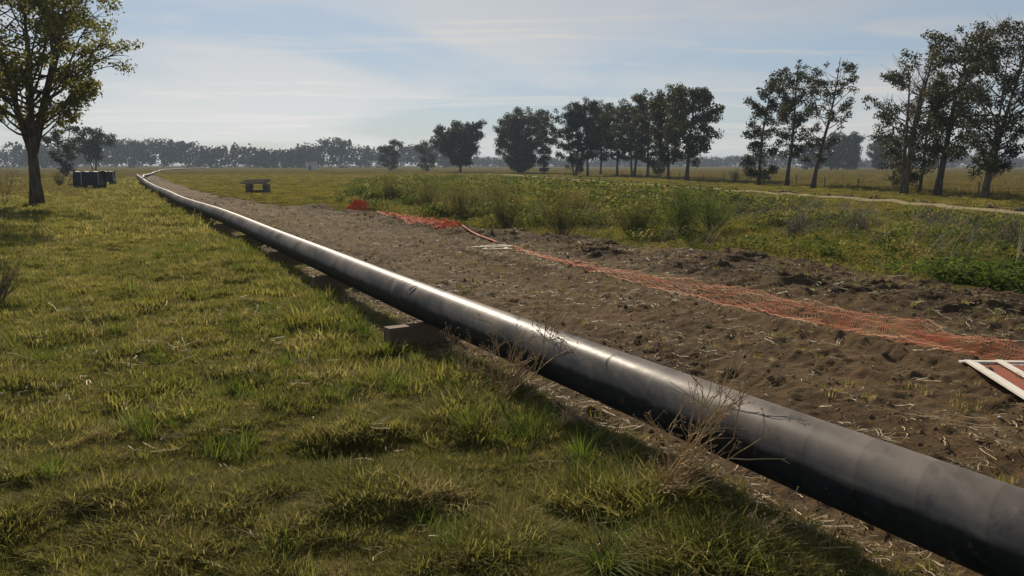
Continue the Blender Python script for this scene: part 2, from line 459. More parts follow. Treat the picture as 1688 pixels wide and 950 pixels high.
base = k.mix(k.rng(k.noise(3.4, 6, 0.7, oc, 1.2), 0.56, 0.70, 0, 0.6), base, (0.035, 0.036, 0.040))
scr = k.noise(30.0, 4, 0.6, oc, 0.0, (1, 0.05, 1))
base = k.mix(k.rng(scr, 0.66, 0.74, 0, 0.35), base, (0.22, 0.20, 0.18))
# spiral tape wrap
def vdot(v, d):
    m = k.n('ShaderNodeVectorMath', operation='DOT_PRODUCT'); k.l(v, m.inputs[0]); m.inputs[1].default_value = d; return m.outputs['Value']
ang = k.math('ARCTAN2', vdot(oc, (0, 0, 1)), vdot(oc, (QX, QY, 0)))
ph = k.math('FRACT', k.math('ADD', k.math('DIVIDE', vdot(oc, (PX, PY, 0)), 0.46), k.math('DIVIDE', ang, 2 * math.pi)), 0.0)
seam = k.rng(ph, 0.0, 0.05, 1.0, 0.0)
base = k.mix(k.math('MULTIPLY', seam, 0.35), base, (0.012, 0.013, 0.016))
base = k.mix(k.math('MULTIPLY', k.rng(ph, 0.05, 1.0), 0.22), base, (0.03, 0.032, 0.038))
rough = k.math('ADD', 0.25, k.math('ADD', k.math('MULTIPLY', dust, 0.08), k.math('MULTIPLY', k.rng(b, 0.35, 0.65), 0.10)))
M['pipe'] = sheen_coat(k, base, rough, k.bump(k.math('ADD', a, k.math('ADD', k.math('MULTIPLY', b, 0.25), k.math('MULTIPLY', ph, 0.12))), 0.10, 0.02))
k = NT('joint_sleeve'); oc = obj_coord(k); a = k.noise(5.0, 4, 0.6, oc)
nrm = k.n('ShaderNodeNewGeometry').outputs['Normal']; sp = k.n('ShaderNodeSeparateXYZ'); k.l(nrm, sp.inputs[0])
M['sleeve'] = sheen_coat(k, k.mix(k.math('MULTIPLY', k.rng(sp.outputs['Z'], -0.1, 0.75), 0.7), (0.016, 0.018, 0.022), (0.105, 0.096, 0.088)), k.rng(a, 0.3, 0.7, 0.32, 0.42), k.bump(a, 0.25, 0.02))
k = NT('marker_ink'); M['ink'] = k.pbr((0.045, 0.047, 0.058), 0.6)
k = NT('weathered_timber'); oc = obj_coord(k); a = k.noise(9.0, 5, 0.6, oc, 0.6, (0.15, 1, 1)); r = k.rand()
tc_ = k.mix(k.rng(a, 0.3, 0.7), (0.085, 0.058, 0.036), (0.21, 0.152, 0.095))
M['timber'] = k.pbr(tc_, 0.85, k.bump(a, 0.5, 0.01), 0.2)
k = NT('grey_timber'); oc = obj_coord(k); a = k.noise(9.0, 5, 0.6, oc, 0.6, (0.15, 1, 1))
M['grey_timber'] = k.pbr(k.mix(k.rng(a, 0.3, 0.7), (0.075, 0.060, 0.045), (0.19, 0.16, 0.125)), 0.9, k.bump(a, 0.5, 0.01), 0.15)
k = NT('pale_board'); oc = obj_coord(k); a = k.noise(6.0, 5, 0.6, oc, 0.6, (1, 0.15, 1))
M['pale_board'] = k.pbr(k.mix(k.rng(a, 0.3, 0.7), (0.36, 0.30, 0.21), (0.56, 0.50, 0.39)), 0.8, k.bump(a, 0.3, 0.01), 0.2)
k = NT('white_paint'); oc = obj_coord(k); a = k.noise(7.0, 5, 0.6, oc)
M['white'] = k.pbr(k.mix(k.rng(a, 0.56, 0.75), (0.70, 0.66, 0.58), (0.45, 0.38, 0.29)), 0.6, None, 0.3)
k = NT('red_panel'); oc = obj_coord(k); a = k.noise(7.0, 5, 0.6, oc)
M['red'] = k.pbr(k.mix(k.rng(k.noise(38.0, 3, 0.6, oc), 0.42, 0.60), k.mix(k.rng(a, 0.40, 0.72), (0.38, 0.060, 0.030), (0.26, 0.11, 0.065)), (0.16, 0.085, 0.05)), 0.75, None, 0.15)
k = NT('orange_plastic'); a = k.noise(1.6, 4)
oc_ = k.mix(k.rng(a, 0.38, 0.66), (0.56, 0.105, 0.045), (0.60, 0.27, 0.15))
M['orange'] = k.pbr(oc_, 0.75, None, 0.08, transl=0.25)
k = NT('orange_net_faded'); a = k.noise(1.3, 4)
M['net'] = k.pbr(k.mix(k.rng(a, 0.36, 0.62), (0.58, 0.125, 0.055), (0.64, 0.35, 0.20)), 0.75, None, 0.08, transl=0.25)
k = NT('orange_plastic_fresh'); a = k.noise(3.0, 3)
M['orange_fresh'] = k.pbr(k.mix(k.rng(a, 0.4, 0.7), (0.62, 0.085, 0.028), (0.62, 0.15, 0.06)), 0.75, None, 0.08, transl=0.2)
k = NT('tarpaulin'); oc = obj_coord(k); a = k.noise(3.0, 5, 0.6, oc)
M['tarp'] = k.pbr(k.mix(a, (0.010, 0.011, 0.010), (0.026, 0.027, 0.024)), 0.65, k.bump(a, 0.5, 0.06), 0.3)
k = NT('dark_steel'); oc = obj_coord(k); a = k.noise(5.0, 4, 0.6, oc)
M['steel'] = k.pbr(k.mix(a, (0.018, 0.019, 0.020), (0.045, 0.042, 0.038)), 0.55, None, 0.4)
k = NT('tyre_rubber'); M['rubber'] = k.pbr((0.014, 0.014, 0.014), 0.85)
k = NT('pale_strap'); M['strap'] = k.pbr((0.42, 0.40, 0.34), 0.7)
k = NT('galvanised_wire'); M['wire'] = k.pbr((0.07, 0.055, 0.045), 0.95, None, 0.05)
k = NT('shed_wall'); M['shed'] = k.pbr((0.55, 0.54, 0.50), 0.8)
k = NT('shed_roof'); M['shed_roof'] = k.pbr((0.10, 0.09, 0.085), 0.7)

# ------------------------------------------------------------------ ground sheet
def axis(fine_lo, fine_hi, step, far_lo, far_hi, growth):
    a = list(np.arange(fine_lo, fine_hi + 1e-6, step))
    s, v = step, fine_hi
    while v < far_hi: s *= growth; v += s; a.append(v)
    s, v = step, fine_lo
    while v > far_lo: s *= growth; v -= s; a.insert(0, v)
    return np.array(a)
gx = axis(-12, 14, 0.16, -3600, 3600, 1.06)
gy = axis(2, 24, 0.16, -300, 3100, 1.035)
GX, GY = np.meshgrid(gx, gy)
lm = lane_mask(GX, GY, 0.45)
GZ = ground_z(GX, GY) - 0.30 * sstep(0.55, 1.0, lm)
nx, ny = len(gx), len(gy)
idx = np.arange(nx * ny).reshape(ny, nx)
F = np.stack([idx[:-1, :-1], idx[:-1, 1:], idx[1:, 1:], idx[1:, :-1]], -1).reshape(-1, 4)
row_x = lambda y: np.interp(y, [0, 47, 68, 80, 117, 148, 203, 275, 400], [40, 40, 39, 38, 35, 31, 24, 2, -60])
field = sstep(0, 6, GX - row_x(GY))
field = np.maximum(field, sstep(180, 260, GY))
field = np.maximum(field, 0.55 * sstep(60, 140, GY) * sstep(8, 25, pipe_u(0) - tu(GX, GY)[1]))
g = link('ground', mesh_np('ground', np.stack([GX, GY, GZ], -1), F, M['pasture'], True,
         {'field': field.ravel(), 'bare': (0.9 * lm).ravel()}))
tag(g, kind='structure')

# bare working strip: fine clods and ruts
ts = [-9.0]
while ts[-1] < 250: ts.append(ts[-1] + 0.042 + 0.0065 * max(ts[-1] - 9, 0))
ts = np.array(ts); cs = np.linspace(0, 1, 290)
T, C = np.meshgrid(ts, cs, indexing='ij')
lo, hi = lane_l(T) - 1.1, lane_r(T) + 2.0
U = lo + (hi - lo) * C
DX, DY = xy(T, U)
DZ = dirt_z(DX, DY)
nt, nc = T.shape
idx = np.arange(nt * nc).reshape(nt, nc)
F = np.stack([idx[:-1, :-1], idx[:-1, 1:], idx[1:, 1:], idx[1:, :-1]], -1).reshape(-1, 4)[:, ::-1]
d = link('bare_earth_strip', mesh_np('bare_earth_strip', np.stack([DX, DY, DZ], -1), F, M['soil'], True, {'moist': soil_moist(DX, DY).ravel()}))
tag(d, kind='structure')

# pale dirt track
def ribbon_ground(pts, width, dz, n=260):
    pts = np.array(pts, float); s = np.r_[0, np.cumsum(np.hypot(*np.diff(pts, axis=0).T))]
    q = np.linspace(0, s[-1], n) ; cx = np.interp(q, s, pts[:, 0]); cyy = np.interp(q, s, pts[:, 1])
    kk = np.hanning(21); kk /= kk.sum()
    cx = np.convolve(np.pad(cx, 10, mode='edge'), kk, 'valid'); cyy = np.convolve(np.pad(cyy, 10, mode='edge'), kk, 'valid')
    dx, dy = np.gradient(cx), np.gradient(cyy); L = np.hypot(dx, dy); nxx, nyy = dy / L, -dx / L
    W = []
    for j, a in enumerate(np.linspace(-1, 1, 7)):
        w = width / 2 * a * (1 + 0.35 * (fbm(cx * 0.4 + 50 * (a > 0), cyy * 0.4, 2, 71) - 0.5) * abs(a))
        x, y = cx + nxx * w, cyy + nyy * w
        W.append(np.stack([x, y, ground_z(x, y) + dz * (1 - abs(a) ** 4 * 1.6)], -1))
    V = np.stack(W, 1); i = np.arange(n * 7).reshape(n, 7)
    F = np.stack([i[:-1, :-1], i[:-1, 1:], i[1:, 1:], i[1:, :-1]], -1).reshape(-1, 4)[:, ::-1]
    return V, F
track_pts = [(29.5, 20), (29.0, 36), (28.6, 47.8), (27.8, 55.5), (26.8, 68.5), (23.9, 83.5), (15.4, 137), (-2.4, 238), (-32, 318), (-70, 350), (-140, 380)]
V, F = ribbon_ground(track_pts, 1.5, 0.10)
tag(link('dirt_track', mesh_np('dirt_track', V, F, M['track'], True)), kind='structure')

# ------------------------------------------------------------------ scattering (stuff)
def scatter(name, sources, P, rot, scl, idx, label, cat):
    P = np.asarray(P, float)
    me = bpy.data.meshes.new(name)
    me.vertices.add(len(P)); me.vertices.foreach_set('co', P.astype(np.float32).ravel())
    a = me.attributes.new('rot', 'FLOAT_VECTOR', 'POINT'); a.data.foreach_set('vector', np.asarray(rot, np.float32).ravel())
    a = me.attributes.new('scl', 'FLOAT', 'POINT'); a.data.foreach_set('value', np.asarray(scl, np.float32))
    a = me.attributes.new('idx', 'INT', 'POINT'); a.data.foreach_set('value', np.asarray(idx, np.int32))
    me.update()
    o = link(name, me); tag(o, label, cat, None, 'stuff')
    ng = bpy.data.node_groups.new(name, 'GeometryNodeTree')
    ng.interface.new_socket('Geometry', in_out='INPUT', socket_type='NodeSocketGeometry')
    ng.interface.new_socket('Geometry', in_out='OUTPUT', socket_type='NodeSocketGeometry')
    N, L = ng.nodes, ng.links
    gi, go = N.new('NodeGroupInput'), N.new('NodeGroupOutput')
    iop = N.new('GeometryNodeInstanceOnPoints'); jn = N.new('GeometryNodeJoinGeometry')
    for s in sources:
        oi = N.new('GeometryNodeObjectInfo'); oi.inputs['Object'].default_value = s; oi.inputs['As Instance'].default_value = True
        L.new(oi.outputs['Geometry'], jn.inputs[0])
    def na(n, t):
        x = N.new('GeometryNodeInputNamedAttribute'); x.data_type = t; x.inputs['Name'].default_value = n
        return [s for s in x.outputs if s.enabled and s.name == 'Attribute'][0]
    L.new(gi.outputs[0], iop.inputs['Points']); L.new(jn.outputs[0], iop.inputs['Instance'])
    iop.inputs['Pick Instance'].default_value = True
    L.new(na('idx', 'INT'), iop.inputs['Instance Index'])
    L.new(na('rot', 'FLOAT_VECTOR'), iop.inputs['Rotation'])
    L.new(na('scl', 'FLOAT'), iop.inputs['Scale'])
    L.new(iop.outputs[0], go.inputs[0])
    md = o.modifiers.new('scatter', 'NODES'); md.node_group = ng
    return o
def source(name, me): return bpy.data.objects.new(name, me)

def blade_mesh(name, mat, n, r, h, w, lean, dry=0.1, seed=0, segs=2, flop=0.5):
    """a tuft of n curved blades"""
    R = np.random.default_rng(seed)
    az = R.uniform(0, 2 * np.pi, n); rr = r * np.sqrt(R.uniform(0, 1, n))
    bx, by = rr * np.cos(az), rr * np.sin(az)
    la = az + R.normal(0, 0.9, n)
    H = h * R.uniform(0.45, 1.15, n); ln = lean * R.uniform(0.2, 1.3, n)
    ww = w * R.uniform(0.7, 1.3, n)
    wa = la + np.pi / 2 + R.normal(0, 0.4, n)
    V = np.zeros((n, (segs + 1) * 2, 3))
    for i in range(segs + 1):
        f = i / segs
        out = ln * H * f ** 1.7
        z = H * (f - flop * ln * 0.35 * f ** 2)
        cx, cyy = bx + np.cos(la) * out, by + np.sin(la) * out
        hw = ww / 2 * (1 - f) ** 0.6 + 0.0004
        if i == segs: hw = ww * 0.06
        V[:, 2 * i] = np.stack([cx - np.cos(wa) * hw, cyy - np.sin(wa) * hw, z], -1)
        V[:, 2 * i + 1] = np.stack([cx + np.cos(wa) * hw, cyy + np.sin(wa) * hw, z], -1)
    V[:, :2, 2] -= 0.02
    k0 = np.arange(n)[:, None] * (segs + 1) * 2
    F = np.concatenate([k0 + np.array([[2 * i, 2 * i + 1, 2 * i + 3, 2 * i + 2]]) for i in range(segs)], 1).reshape(-1, 4)
    var = np.repeat(R.uniform(0, 1, n), segs); dr = np.repeat((R.uniform(0, 1, n) < dry) * R.uniform(0.5, 1, n), segs)
    return mesh_np(name, V, F, mat, False, {'var': var, 'dry': dr})

def pts_in(n, x0, x1, y0, y1, R):
    return R.uniform(x0, x1, n), R.uniform(y0, y1, n)
def in_view(x, y, m=0.78, pad=2.0): return np.abs(x) < m * np.maximum(y, 0) + pad

def grass_zone(d0, d1, dens, R):
    """random points in the ring d0..d1 ahead of the camera"""
    w = 0.78 * d1 + 2
    n = int(dens * 2 * w * (d1 - d0 * 0.5))
    x, y = pts_in(n, -w, w, d0 * 0.5, d1, R)
    d = np.hypot(x, y)
    k = (d >= d0) & (d < d1) & in_view(x, y)
    return x[k], y[k]
def rots(n, R, tilt=0.12): return np.stack([R.normal(0, tilt, n), R.normal(0, tilt, n), R.uniform(0, 2 * np.pi, n)], -1)

R = np.random.default_rng(21)
tuft_near = [source('grass_tuft', blade_mesh('grass_tuft', M['grass'], 46, 0.085, hh * 0.72, 0.0050, ln * 1.15, dr, 100 + i, 3))
             for i, (hh, ln, dr) in enumerate([(0.085, 1.0, 0.12), (0.11, 0.9, 0.10), (0.065, 1.5, 0.22), (0.12, 1.2, 0.14), (0.055, 1.7, 0.5)])]
tuft_mid = [source('grass_tuft', blade_mesh('grass_tuft', M['grass'], 44, 0.17, hh * 0.75, 0.011, ln * 1.1, dr, 200 + i, 2))
            for i, (hh, ln, dr) in enumerate([(0.10, 1.1, 0.12), (0.13, 1.0, 0.12), (0.08, 1.5, 0.22), (0.15, 1.0, 0.16)])]
tuft_far = [source('grass_tuft', blade_mesh('grass_tuft', M['grass'], 46, 0.42, hh * 0.8, 0.030, ln, dr, 300 + i, 2))
            for i, (hh, ln, dr) in enumerate([(0.16, 1.1, 0.12), (0.20, 1.0, 0.18), (0.13, 1.4, 0.22)])]
def left_side(x, y):
    t, u = tu(x, y); return u < pipe_u(t) + 2
def place_grass(name, srcs, d0, d1, dens, smin, smax, label, side='left', sink=0.0):
    x, y = grass_zone(d0, d1, dens, R)
    m = lane_mask(x, y, 0.55)
    keep = (m < 0.35) & left_side(x, y)
    # thin and worn patches
    p = fbm(x / 1.3, y / 1.3, 3, 81)
    keep &= R.uniform(0, 1, len(x)) < (0.65 + 1.0 * sstep(0.30, 0.50, p))
    keep &= np.hypot(x + 2.0, y - 12.85) > 0.32      # trodden flat round the skid's end
    x, y = x[keep], y[keep]
    hgt = 0.70 + 1.10 * sstep(0.40, 0.72, fbm(x / 0.6, y / 0.6, 3, 83)) + 0.4 * sstep(0.55, 0.75, fbm(x / 3.1, y / 3.1, 2, 87))
    t, u = tu(x, y)
    hgt = hgt * (1 + 0.55 * np.exp(-((u - pipe_u(t) + 0.9) / 0.55) ** 2))
    s = hgt * R.uniform(smin, smax, len(x))
    P = np.stack([x, y, surf_z(x, y) - sink], -1)
    scatter(name, srcs, P, rots(len(x), R), s, R.integers(0, len(srcs), len(x)), label, 'grass')
place_grass('near_grass', tuft_near, 1.5, 9.5, 360, 0.75, 1.25, 'short olive green grass in the foreground left of the pipe')
place_grass('middle_grass', tuft_mid, 9.5, 34, 70, 0.6, 1.1, 'olive grass across the middle of the meadow left of the pipe')
place_grass('distant_grass', tuft_far, 34, 75, 15, 0.55, 0.95, 'brownish olive grass of the far meadow around the left tree')
place_grass('remote_grass', tuft_far, 75, 190, 2.2, 0.8, 1.3, 'faded grass of the meadow around the covered trailers')

# lush taller tussocks, denser beside the pipe
tuft_lush = [source('lush_tuft', blade_mesh('lush_tuft', M['lush'], 60, 0.09, hh, 0.0065, ln, 0.06, 400 + i, 3))
             for i, (hh, ln) in enumerate([(0.20, 0.8), (0.26, 0.9), (0.17, 1.1)])]
x, y = grass_zone(3, 30, 15, R)
t, u = tu(x, y)
w = 0.16 * sstep(0.5, 0.62, fbm(x / 1.7, y / 1.7, 2, 91)) + 0.85 * np.exp(-((u - pipe_u(t) + 0.85) / 0.45) ** 2) * (0.25 + 0.9 * sstep(0.40, 0.58, fbm(x / 0.9, y / 0.9, 2, 93)))
keep = (lane_mask(x, y, 0.5) < 0.75) & (u < pipe_u(t) - 0.2) & (np.hypot(x + 1.9, y - 12.8) > 0.6) & (R.uniform(0, 1, len(x)) < w)
x, y = x[keep], y[keep]
scatter('lush_grass', tuft_lush, np.stack([x, y, surf_z(x, y)], -1), rots(len(x), R, 0.15), R.uniform(0.6, 1.35, len(x)), R.integers(0, 3, len(x)),
        'taller fresh green grass tufts scattered over the meadow', 'grass')
# fallen straw over the near meadow and under the pipe
def straw_mesh(name, mat, seed, n=1, L=0.16, w=0.007):
    R_ = np.random.default_rng(seed); Vs = []; Fs = []
    for j in range(n):
        az = R_.uniform(0, 6.28); ln = L * R_.uniform(0.6, 1.3); p = np.array([R_.normal(0, 0.03), R_.normal(0, 0.03), 0.004])
        pts = []
        for i in range(5):
            pts.append(p.copy()); az += R_.normal(0, 0.35); p = p + np.array([math.cos(az), math.sin(az), R_.normal(0.05, 0.16)]) * ln / 4
            p[2] = max(p[2], 0.003)
        pts = np.array(pts); dd = np.gradient(pts, axis=0); nn = np.stack([-dd[:, 1], dd[:, 0], dd[:, 0] * 0], -1); nn /= np.linalg.norm(nn, axis=1)[:, None] + 1e-9
        o = sum(len(v) for v in Vs)
        Vs.append(np.concatenate([pts - nn * w / 2, pts + nn * w / 2 + [0, 0, w * 0.6]]))
        Fs.append(np.array([[o + i, o + i + 1, o + i + 6, o + i + 5] for i in range(4)]))
    F = np.concatenate(Fs); q = len(F)
    return mesh_np(name, np.concatenate(Vs), F, mat, False, {'var': R_.uniform(0, 1, q), 'dry': np.zeros(q)})
straws = [source('straw_piece', straw_mesh('straw_piece', M['straw'], 500 + i, 1 + i % 3, 0.10 + 0.03 * i)) for i in range(6)]
x, y = grass_zone(2, 18, 14, R)
keep = left_side(x, y) & (lane_mask(x, y, 0.5) < 0.5) & (R.uniform(0, 1, len(x)) < 0.15 + 0.6 * sstep(0.5, 0.65, fbm(x, y, 2, 95)))
x, y = x[keep], y[keep]
scatter('meadow_straw', straws, np.stack([x, y, surf_z(x, y) + 0.045], -1), rots(len(x), R, 0.25), R.uniform(0.6, 1.5, len(x)), R.integers(0, 6, len(x)),
        'pale dry straw caught in the foreground grass', 'straw')

# ---- litter on the bare strip
def clod_mesh(name, seed, mat=None):
    import bmesh
    bm = bmesh.new(); bmesh.ops.create_icosphere(bm, subdivisions=2, radius=1.0)
    R_ = random.Random(seed); off = [R_.uniform(-50, 50) for _ in range(3)]
    from mathutils import noise as mn
    for v in bm.verts:
        c = v.co.copy(); k_ = 1 + 0.55 * mn.noise(c * 0.9 + Vector(off)) + 0.30 * mn.noise(c * 2.3 + Vector(off))
        v.co = Vector((c.x * 1.15, c.y * 0.9, c.z * 0.72)) * k_
    me = bpy.data.meshes.new(name); bm.to_mesh(me); bm.free(); me.materials.append(mat or M['clod']); return me
clods = [source('soil_clod', clod_mesh('soil_clod', i)) for i in range(6)]
def lane_points(n, t0, t1, R, p=1.6):
    t = t0 + (t1 - t0) * R.uniform(0, 1, n) ** p
    u = lane_l(t) + 0.3 + (lane_r(t) - lane_l(t) - 0.1) * R.uniform(0, 1, n)
    return xy(t, u)
x, y = lane_points(60000, -3, 75, R)
t, u = tu(x, y); pu = pipe_u(t)
w = 0.12 + 0.75 * np.exp(-((u - pu - 1.35) / 0.5) ** 2) * (0.3 + 0.7 * sstep(6, 14, t)) + 0.75 * sstep(0.2, 1.5, u - 12.7) + 0.5 * sstep(0.52, 0.66, fbm(x / 0.8, y / 0.8, 3, 97))
keep = (R.uniform(0, 1, len(x)) < w) & (lane_mask(x, y) > 0.6) & in_view(x, y)
x, y = x[keep], y[keep]
sz = 0.007 + 0.035 * R.uniform(0, 1, len(x)) ** 10 + 0.013 * R.uniform(0, 1, len(x)) ** 2
scatter('soil_clods', clods, np.stack([x, y, surf_z(x, y) + sz * 0.1], -1), rots(len(x), R, 1.2), sz, R.integers(0, 6, len(x)),
        'loose brown soil clods strewn over the bare strip', 'soil')
x, y = lane_points(64000, -3, 60, R, 1.5)
keep = (R.uniform(0, 1, len(x)) < 0.10 + 0.55 * sstep(0.46, 0.64, fbm(x / 1.2, y / 1.2, 3, 99))) & (lane_mask(x, y) > 0.4) & in_view(x, y)
x, y = x[keep], y[keep]
scatter('straw_litter', straws, np.stack([x, y, surf_z(x, y) + 0.006], -1), rots(len(x), R, 0.15), R.uniform(0.4, 1.3, len(x)), R.integers(0, 6, len(x)),
        'dry straw and stalks littering the bare soil', 'straw')
# straw and thin grass along the foot of the pipe
n = 5200
t = -4 + 26 * R.uniform(0, 1, n); u = pipe_u(t) - 0.15 + R.normal(0, 0.32, n); x, y = xy(t, u)
keep = in_view(x, y); x, y = x[keep], y[keep]
scatter('pipe_foot_straw', straws, np.stack([x, y, surf_z(x, y) + 0.01], -1), rots(len(x), R, 0.2), R.uniform(0.5, 1.3, len(x)), R.integers(0, 6, len(x)),
        'matted straw lying along the foot of the pipe', 'straw')
n = 6500
t = -4 + 30 * R.uniform(0, 1, n); u = pipe_u(t) - 0.40 + R.normal(0, 0.26, n); x, y = xy(t, u)
keep = in_view(x, y) & (R.uniform(0, 1, n) < 0.25 + 0.9 * sstep(0.42, 0.6, fbm(x / 0.6, y / 0.6, 2, 105))); x, y = x[keep], y[keep]
scatter('pipe_foot_grass', tuft_near, np.stack([x, y, surf_z(x, y) - 0.005], -1), rots(len(x), R, 0.2), R.uniform(0.6, 1.5, len(x)), R.integers(0, 5, len(x)),
        'ragged grass creeping in under the pipe', 'grass')
chips = [source('pale_chip', clod_mesh('pale_chip', 60 + i, M['chip'])) for i in range(3)]
x, y = lane_points(1300, -2, 45, R, 1.4)
keep = in_view(x, y) & (lane_mask(x, y) > 0.6); x, y = x[keep], y[keep]
scatter('pale_chips', chips, np.stack([x, y, surf_z(x, y) + 0.006], -1), rots(len(x), R, 1), R.uniform(0.008, 0.022, len(x)), R.integers(0, 3, len(x)),
        'small pale stones and chips on the bare soil', 'stones')
# sparse grass taking hold on the soil
sprig = [source('soil_sprig', blade_mesh('soil_sprig', M['grass'], 22, 0.06, 0.09, 0.006, 1.2, 0.4, 450 + i, 2)) for i in range(3)]
x, y = lane_points(9000, 0, 60, R, 1.4)
keep = in_view(x, y) & (R.uniform(0, 1, len(x)) < 0.55 * sstep(0.53, 0.66, fbm(x / 1.4, y / 1.4, 3, 101)) + 0.03) & (lane_mask(x, y) > 0.3); x, y = x[keep], y[keep]
scatter('soil_sprigs', sprig, np.stack([x, y, surf_z(x, y)], -1), rots(len(x), R), R.uniform(0.5, 1.3, len(x)), R.integers(0, 3, len(x)),
        'thin dry grass sprigs on the bare soil', 'grass')

# ---- weedy band beyond the strip
def weed_mesh(name, mat, seed, n=34, h=0.4, r=0.22, L=0.075):
    """leafy weed: short stems carrying broad leaves"""
    R_ = np.random.default_rng(seed)
    c = np.stack([R_.normal(0, r * 0.55, n), R_.normal(0, r * 0.55, n), h * R_.uniform(0.08, 1.0, n)], -1)
    c[:, :2] *= (0.6 + 0.8 * c[:, 2:3] / h)
    V, F, a = leaf_quads(c, L * R_.uniform(0.6, 1.3, n), 0.5, R_, flat=0.9)
    return mesh_np(name, V, F, mat, False, {'var': a, 'dry': np.zeros(n)})
def leaf_quads(c, L, aspect, R_, flat=0.0, droop=0.0):
    n = len(c)
    a = R_.normal(0, 1, (n, 3)); a[:, 2] = a[:, 2] * (1 - flat) - droop; a /= np.linalg.norm(a, axis=1)[:, None] + 1e-9
    b = R_.normal(0, 1, (n, 3)); b -= a * (a * b).sum(1)[:, None]; b /= np.linalg.norm(b, axis=1)[:, None] + 1e-9
    L = np.asarray(L).reshape(-1, 1)
    V = np.stack([c - a * L / 2, c + b * L * aspect / 2, c + a * L / 2, c - b * L * aspect / 2], 1).reshape(-1, 3)
    F = np.arange(4 * n).reshape(-1, 4)
    return V, F, R_.uniform(0, 1, n)
weeds = [source('weed_clump', weed_mesh('weed_clump', M['weed'], 600 + i, 80, hh, rr)) for i, (hh, rr) in enumerate([(0.30, 0.25), (0.42, 0.28), (0.24, 0.30), (0.5, 0.22)])]
weeds_d = [source('weed_clump_dark', weed_mesh('weed_clump_dark', M['weed_dark'], 640 + i, 80, 0.45, 0.32, 0.12)) for i in range(2)]
tall = [source('tall_grass', blade_mesh('tall_grass', M['verge'], 40, 0.22, hh, 0.014, 0.7, dr, 660 + i, 3)) for i, (hh, dr) in enumerate([(0.40, 0.25), (0.55, 0.45), (0.32, 0.2)])]
x, y = pts_in(240000, -60, 48, 12, 150, R)
bm_ = band_mask(x, y); dist = np.hypot(x, y)
keep = in_view(x, y, 0.78, 3) & (R.uniform(0, 1, len(x)) < bm_ * np.clip(30 / dist, 0.08, 1.0) * 1.9 * (0.35 + 1.0 * sstep(0.35, 0.6, fbm(x / 2.2, y / 2.2, 3, 111))))
x, y = x[keep], y[keep]; dist = dist[keep]
pat = fbm(x / 3.0, y / 3.0, 3, 113)
ii = np.where((R.uniform(0, 1, len(x)) < 0.05) | (pat > 0.66), 4 + R.integers(0, 2, len(x)), R.integers(0, 4, len(x)))
ii = np.where(R.uniform(0, 1, len(x)) < 0.38 + 0.4 * (pat < 0.45), 6 + R.integers(0, 3, len(x)), ii)
s = R.uniform(0.55, 1.15, len(x)) * (0.7 + 0.8 * sstep(0.4, 0.65, pat)) * np.clip(dist / 40, 0.85, 1.8)
s *= 0.55 + 0.45 * band_mask(x, y)
scatter('weeds', weeds + weeds_d + tall, np.stack([x, y, surf_z(x, y) - 0.02], -1), rots(len(x), R, 0.15), s, ii,
        'tangled green weeds filling the band beyond the bare strip', 'weeds')
# dense dark patch at the right edge
n = 420
x = 12.1 + R.normal(0, 0.9, n); y = 19.6 + R.normal(0, 1.1, n)
keep = (tu(x, y)[1] > lane_r(tu(x, y)[0]) - 0.1); x, y = x[keep], y[keep]
scatter('dark_weeds', weeds_d, np.stack([x, y, surf_z(x, y) - 0.02], -1), rots(len(x), R, 0.15), R.uniform(0.6, 1.15, len(x)), R.integers(0, 2, len(x)),
        'dark green broad leaved weeds by the bare soil at right', 'weeds')
# verge grass on both sides of the track
vg = [source('verge_tuft', blade_mesh('verge_tuft', M['verge'], 50, 0.5, hh, 0.045, 1.3, 0.15, 680 + i, 2)) for i, hh in enumerate([0.11, 0.15, 0.08])]
x, y = pts_in(90000, -100, 62, 18, 250, R)
tp = np.array(track_pts); tx = np.interp(y, tp[:-2, 1], tp[:-2, 0])
t, u = tu(x, y)
wd = np.clip(60 / np.hypot(x, y), 0.15, 1)
keep = in_view(x, y) & (band_mask(x, y) < 0.6) & (u > lane_r(t) + 0.5) & (np.abs(x - tx) > 1.0) & (x < row_x(y) + 3) & (R.uniform(0, 1, len(x)) < wd)
x, y = x[keep], y[keep]
scatter('verge_grass', vg, np.stack([x, y, ground_z(x, y)], -1), rots(len(x), R, 0.05), R.uniform(0.6, 1.25, len(x)), R.integers(0, 3, len(x)),
        'short yellow green grass on the verges of the dirt track', 'grass')
# straw coloured field grass beyond the fence
fg = [source('field_tuft', blade_mesh('field_tuft', M['field'], 46, 0.8, hh, 0.06, 0.8, 0.25, 700 + i, 2)) for i, hh in enumerate([0.30, 0.42, 0.24])]
x, y = pts_in(170000, -260, 260, 45, 420, R)
keep = in_view(x, y) & (((x > row_x(y) + 2) | (y > 250)) | ((tu(x, y)[1] < pipe_u(tu(x, y)[0]) - 6) & (y > 70))) & (R.uniform(0, 1, len(x)) < np.clip(110 / np.hypot(x, y), 0.2, 1))
x, y = x[keep], y[keep]
scatter('field_grass', fg, np.stack([x, y, ground_z(x, y)], -1), rots(len(x), R, 0.05), R.uniform(0.6, 1.3, len(x)), R.integers(0, 3, len(x)),
        'straw brown pasture grass stretching to the horizon', 'grass')
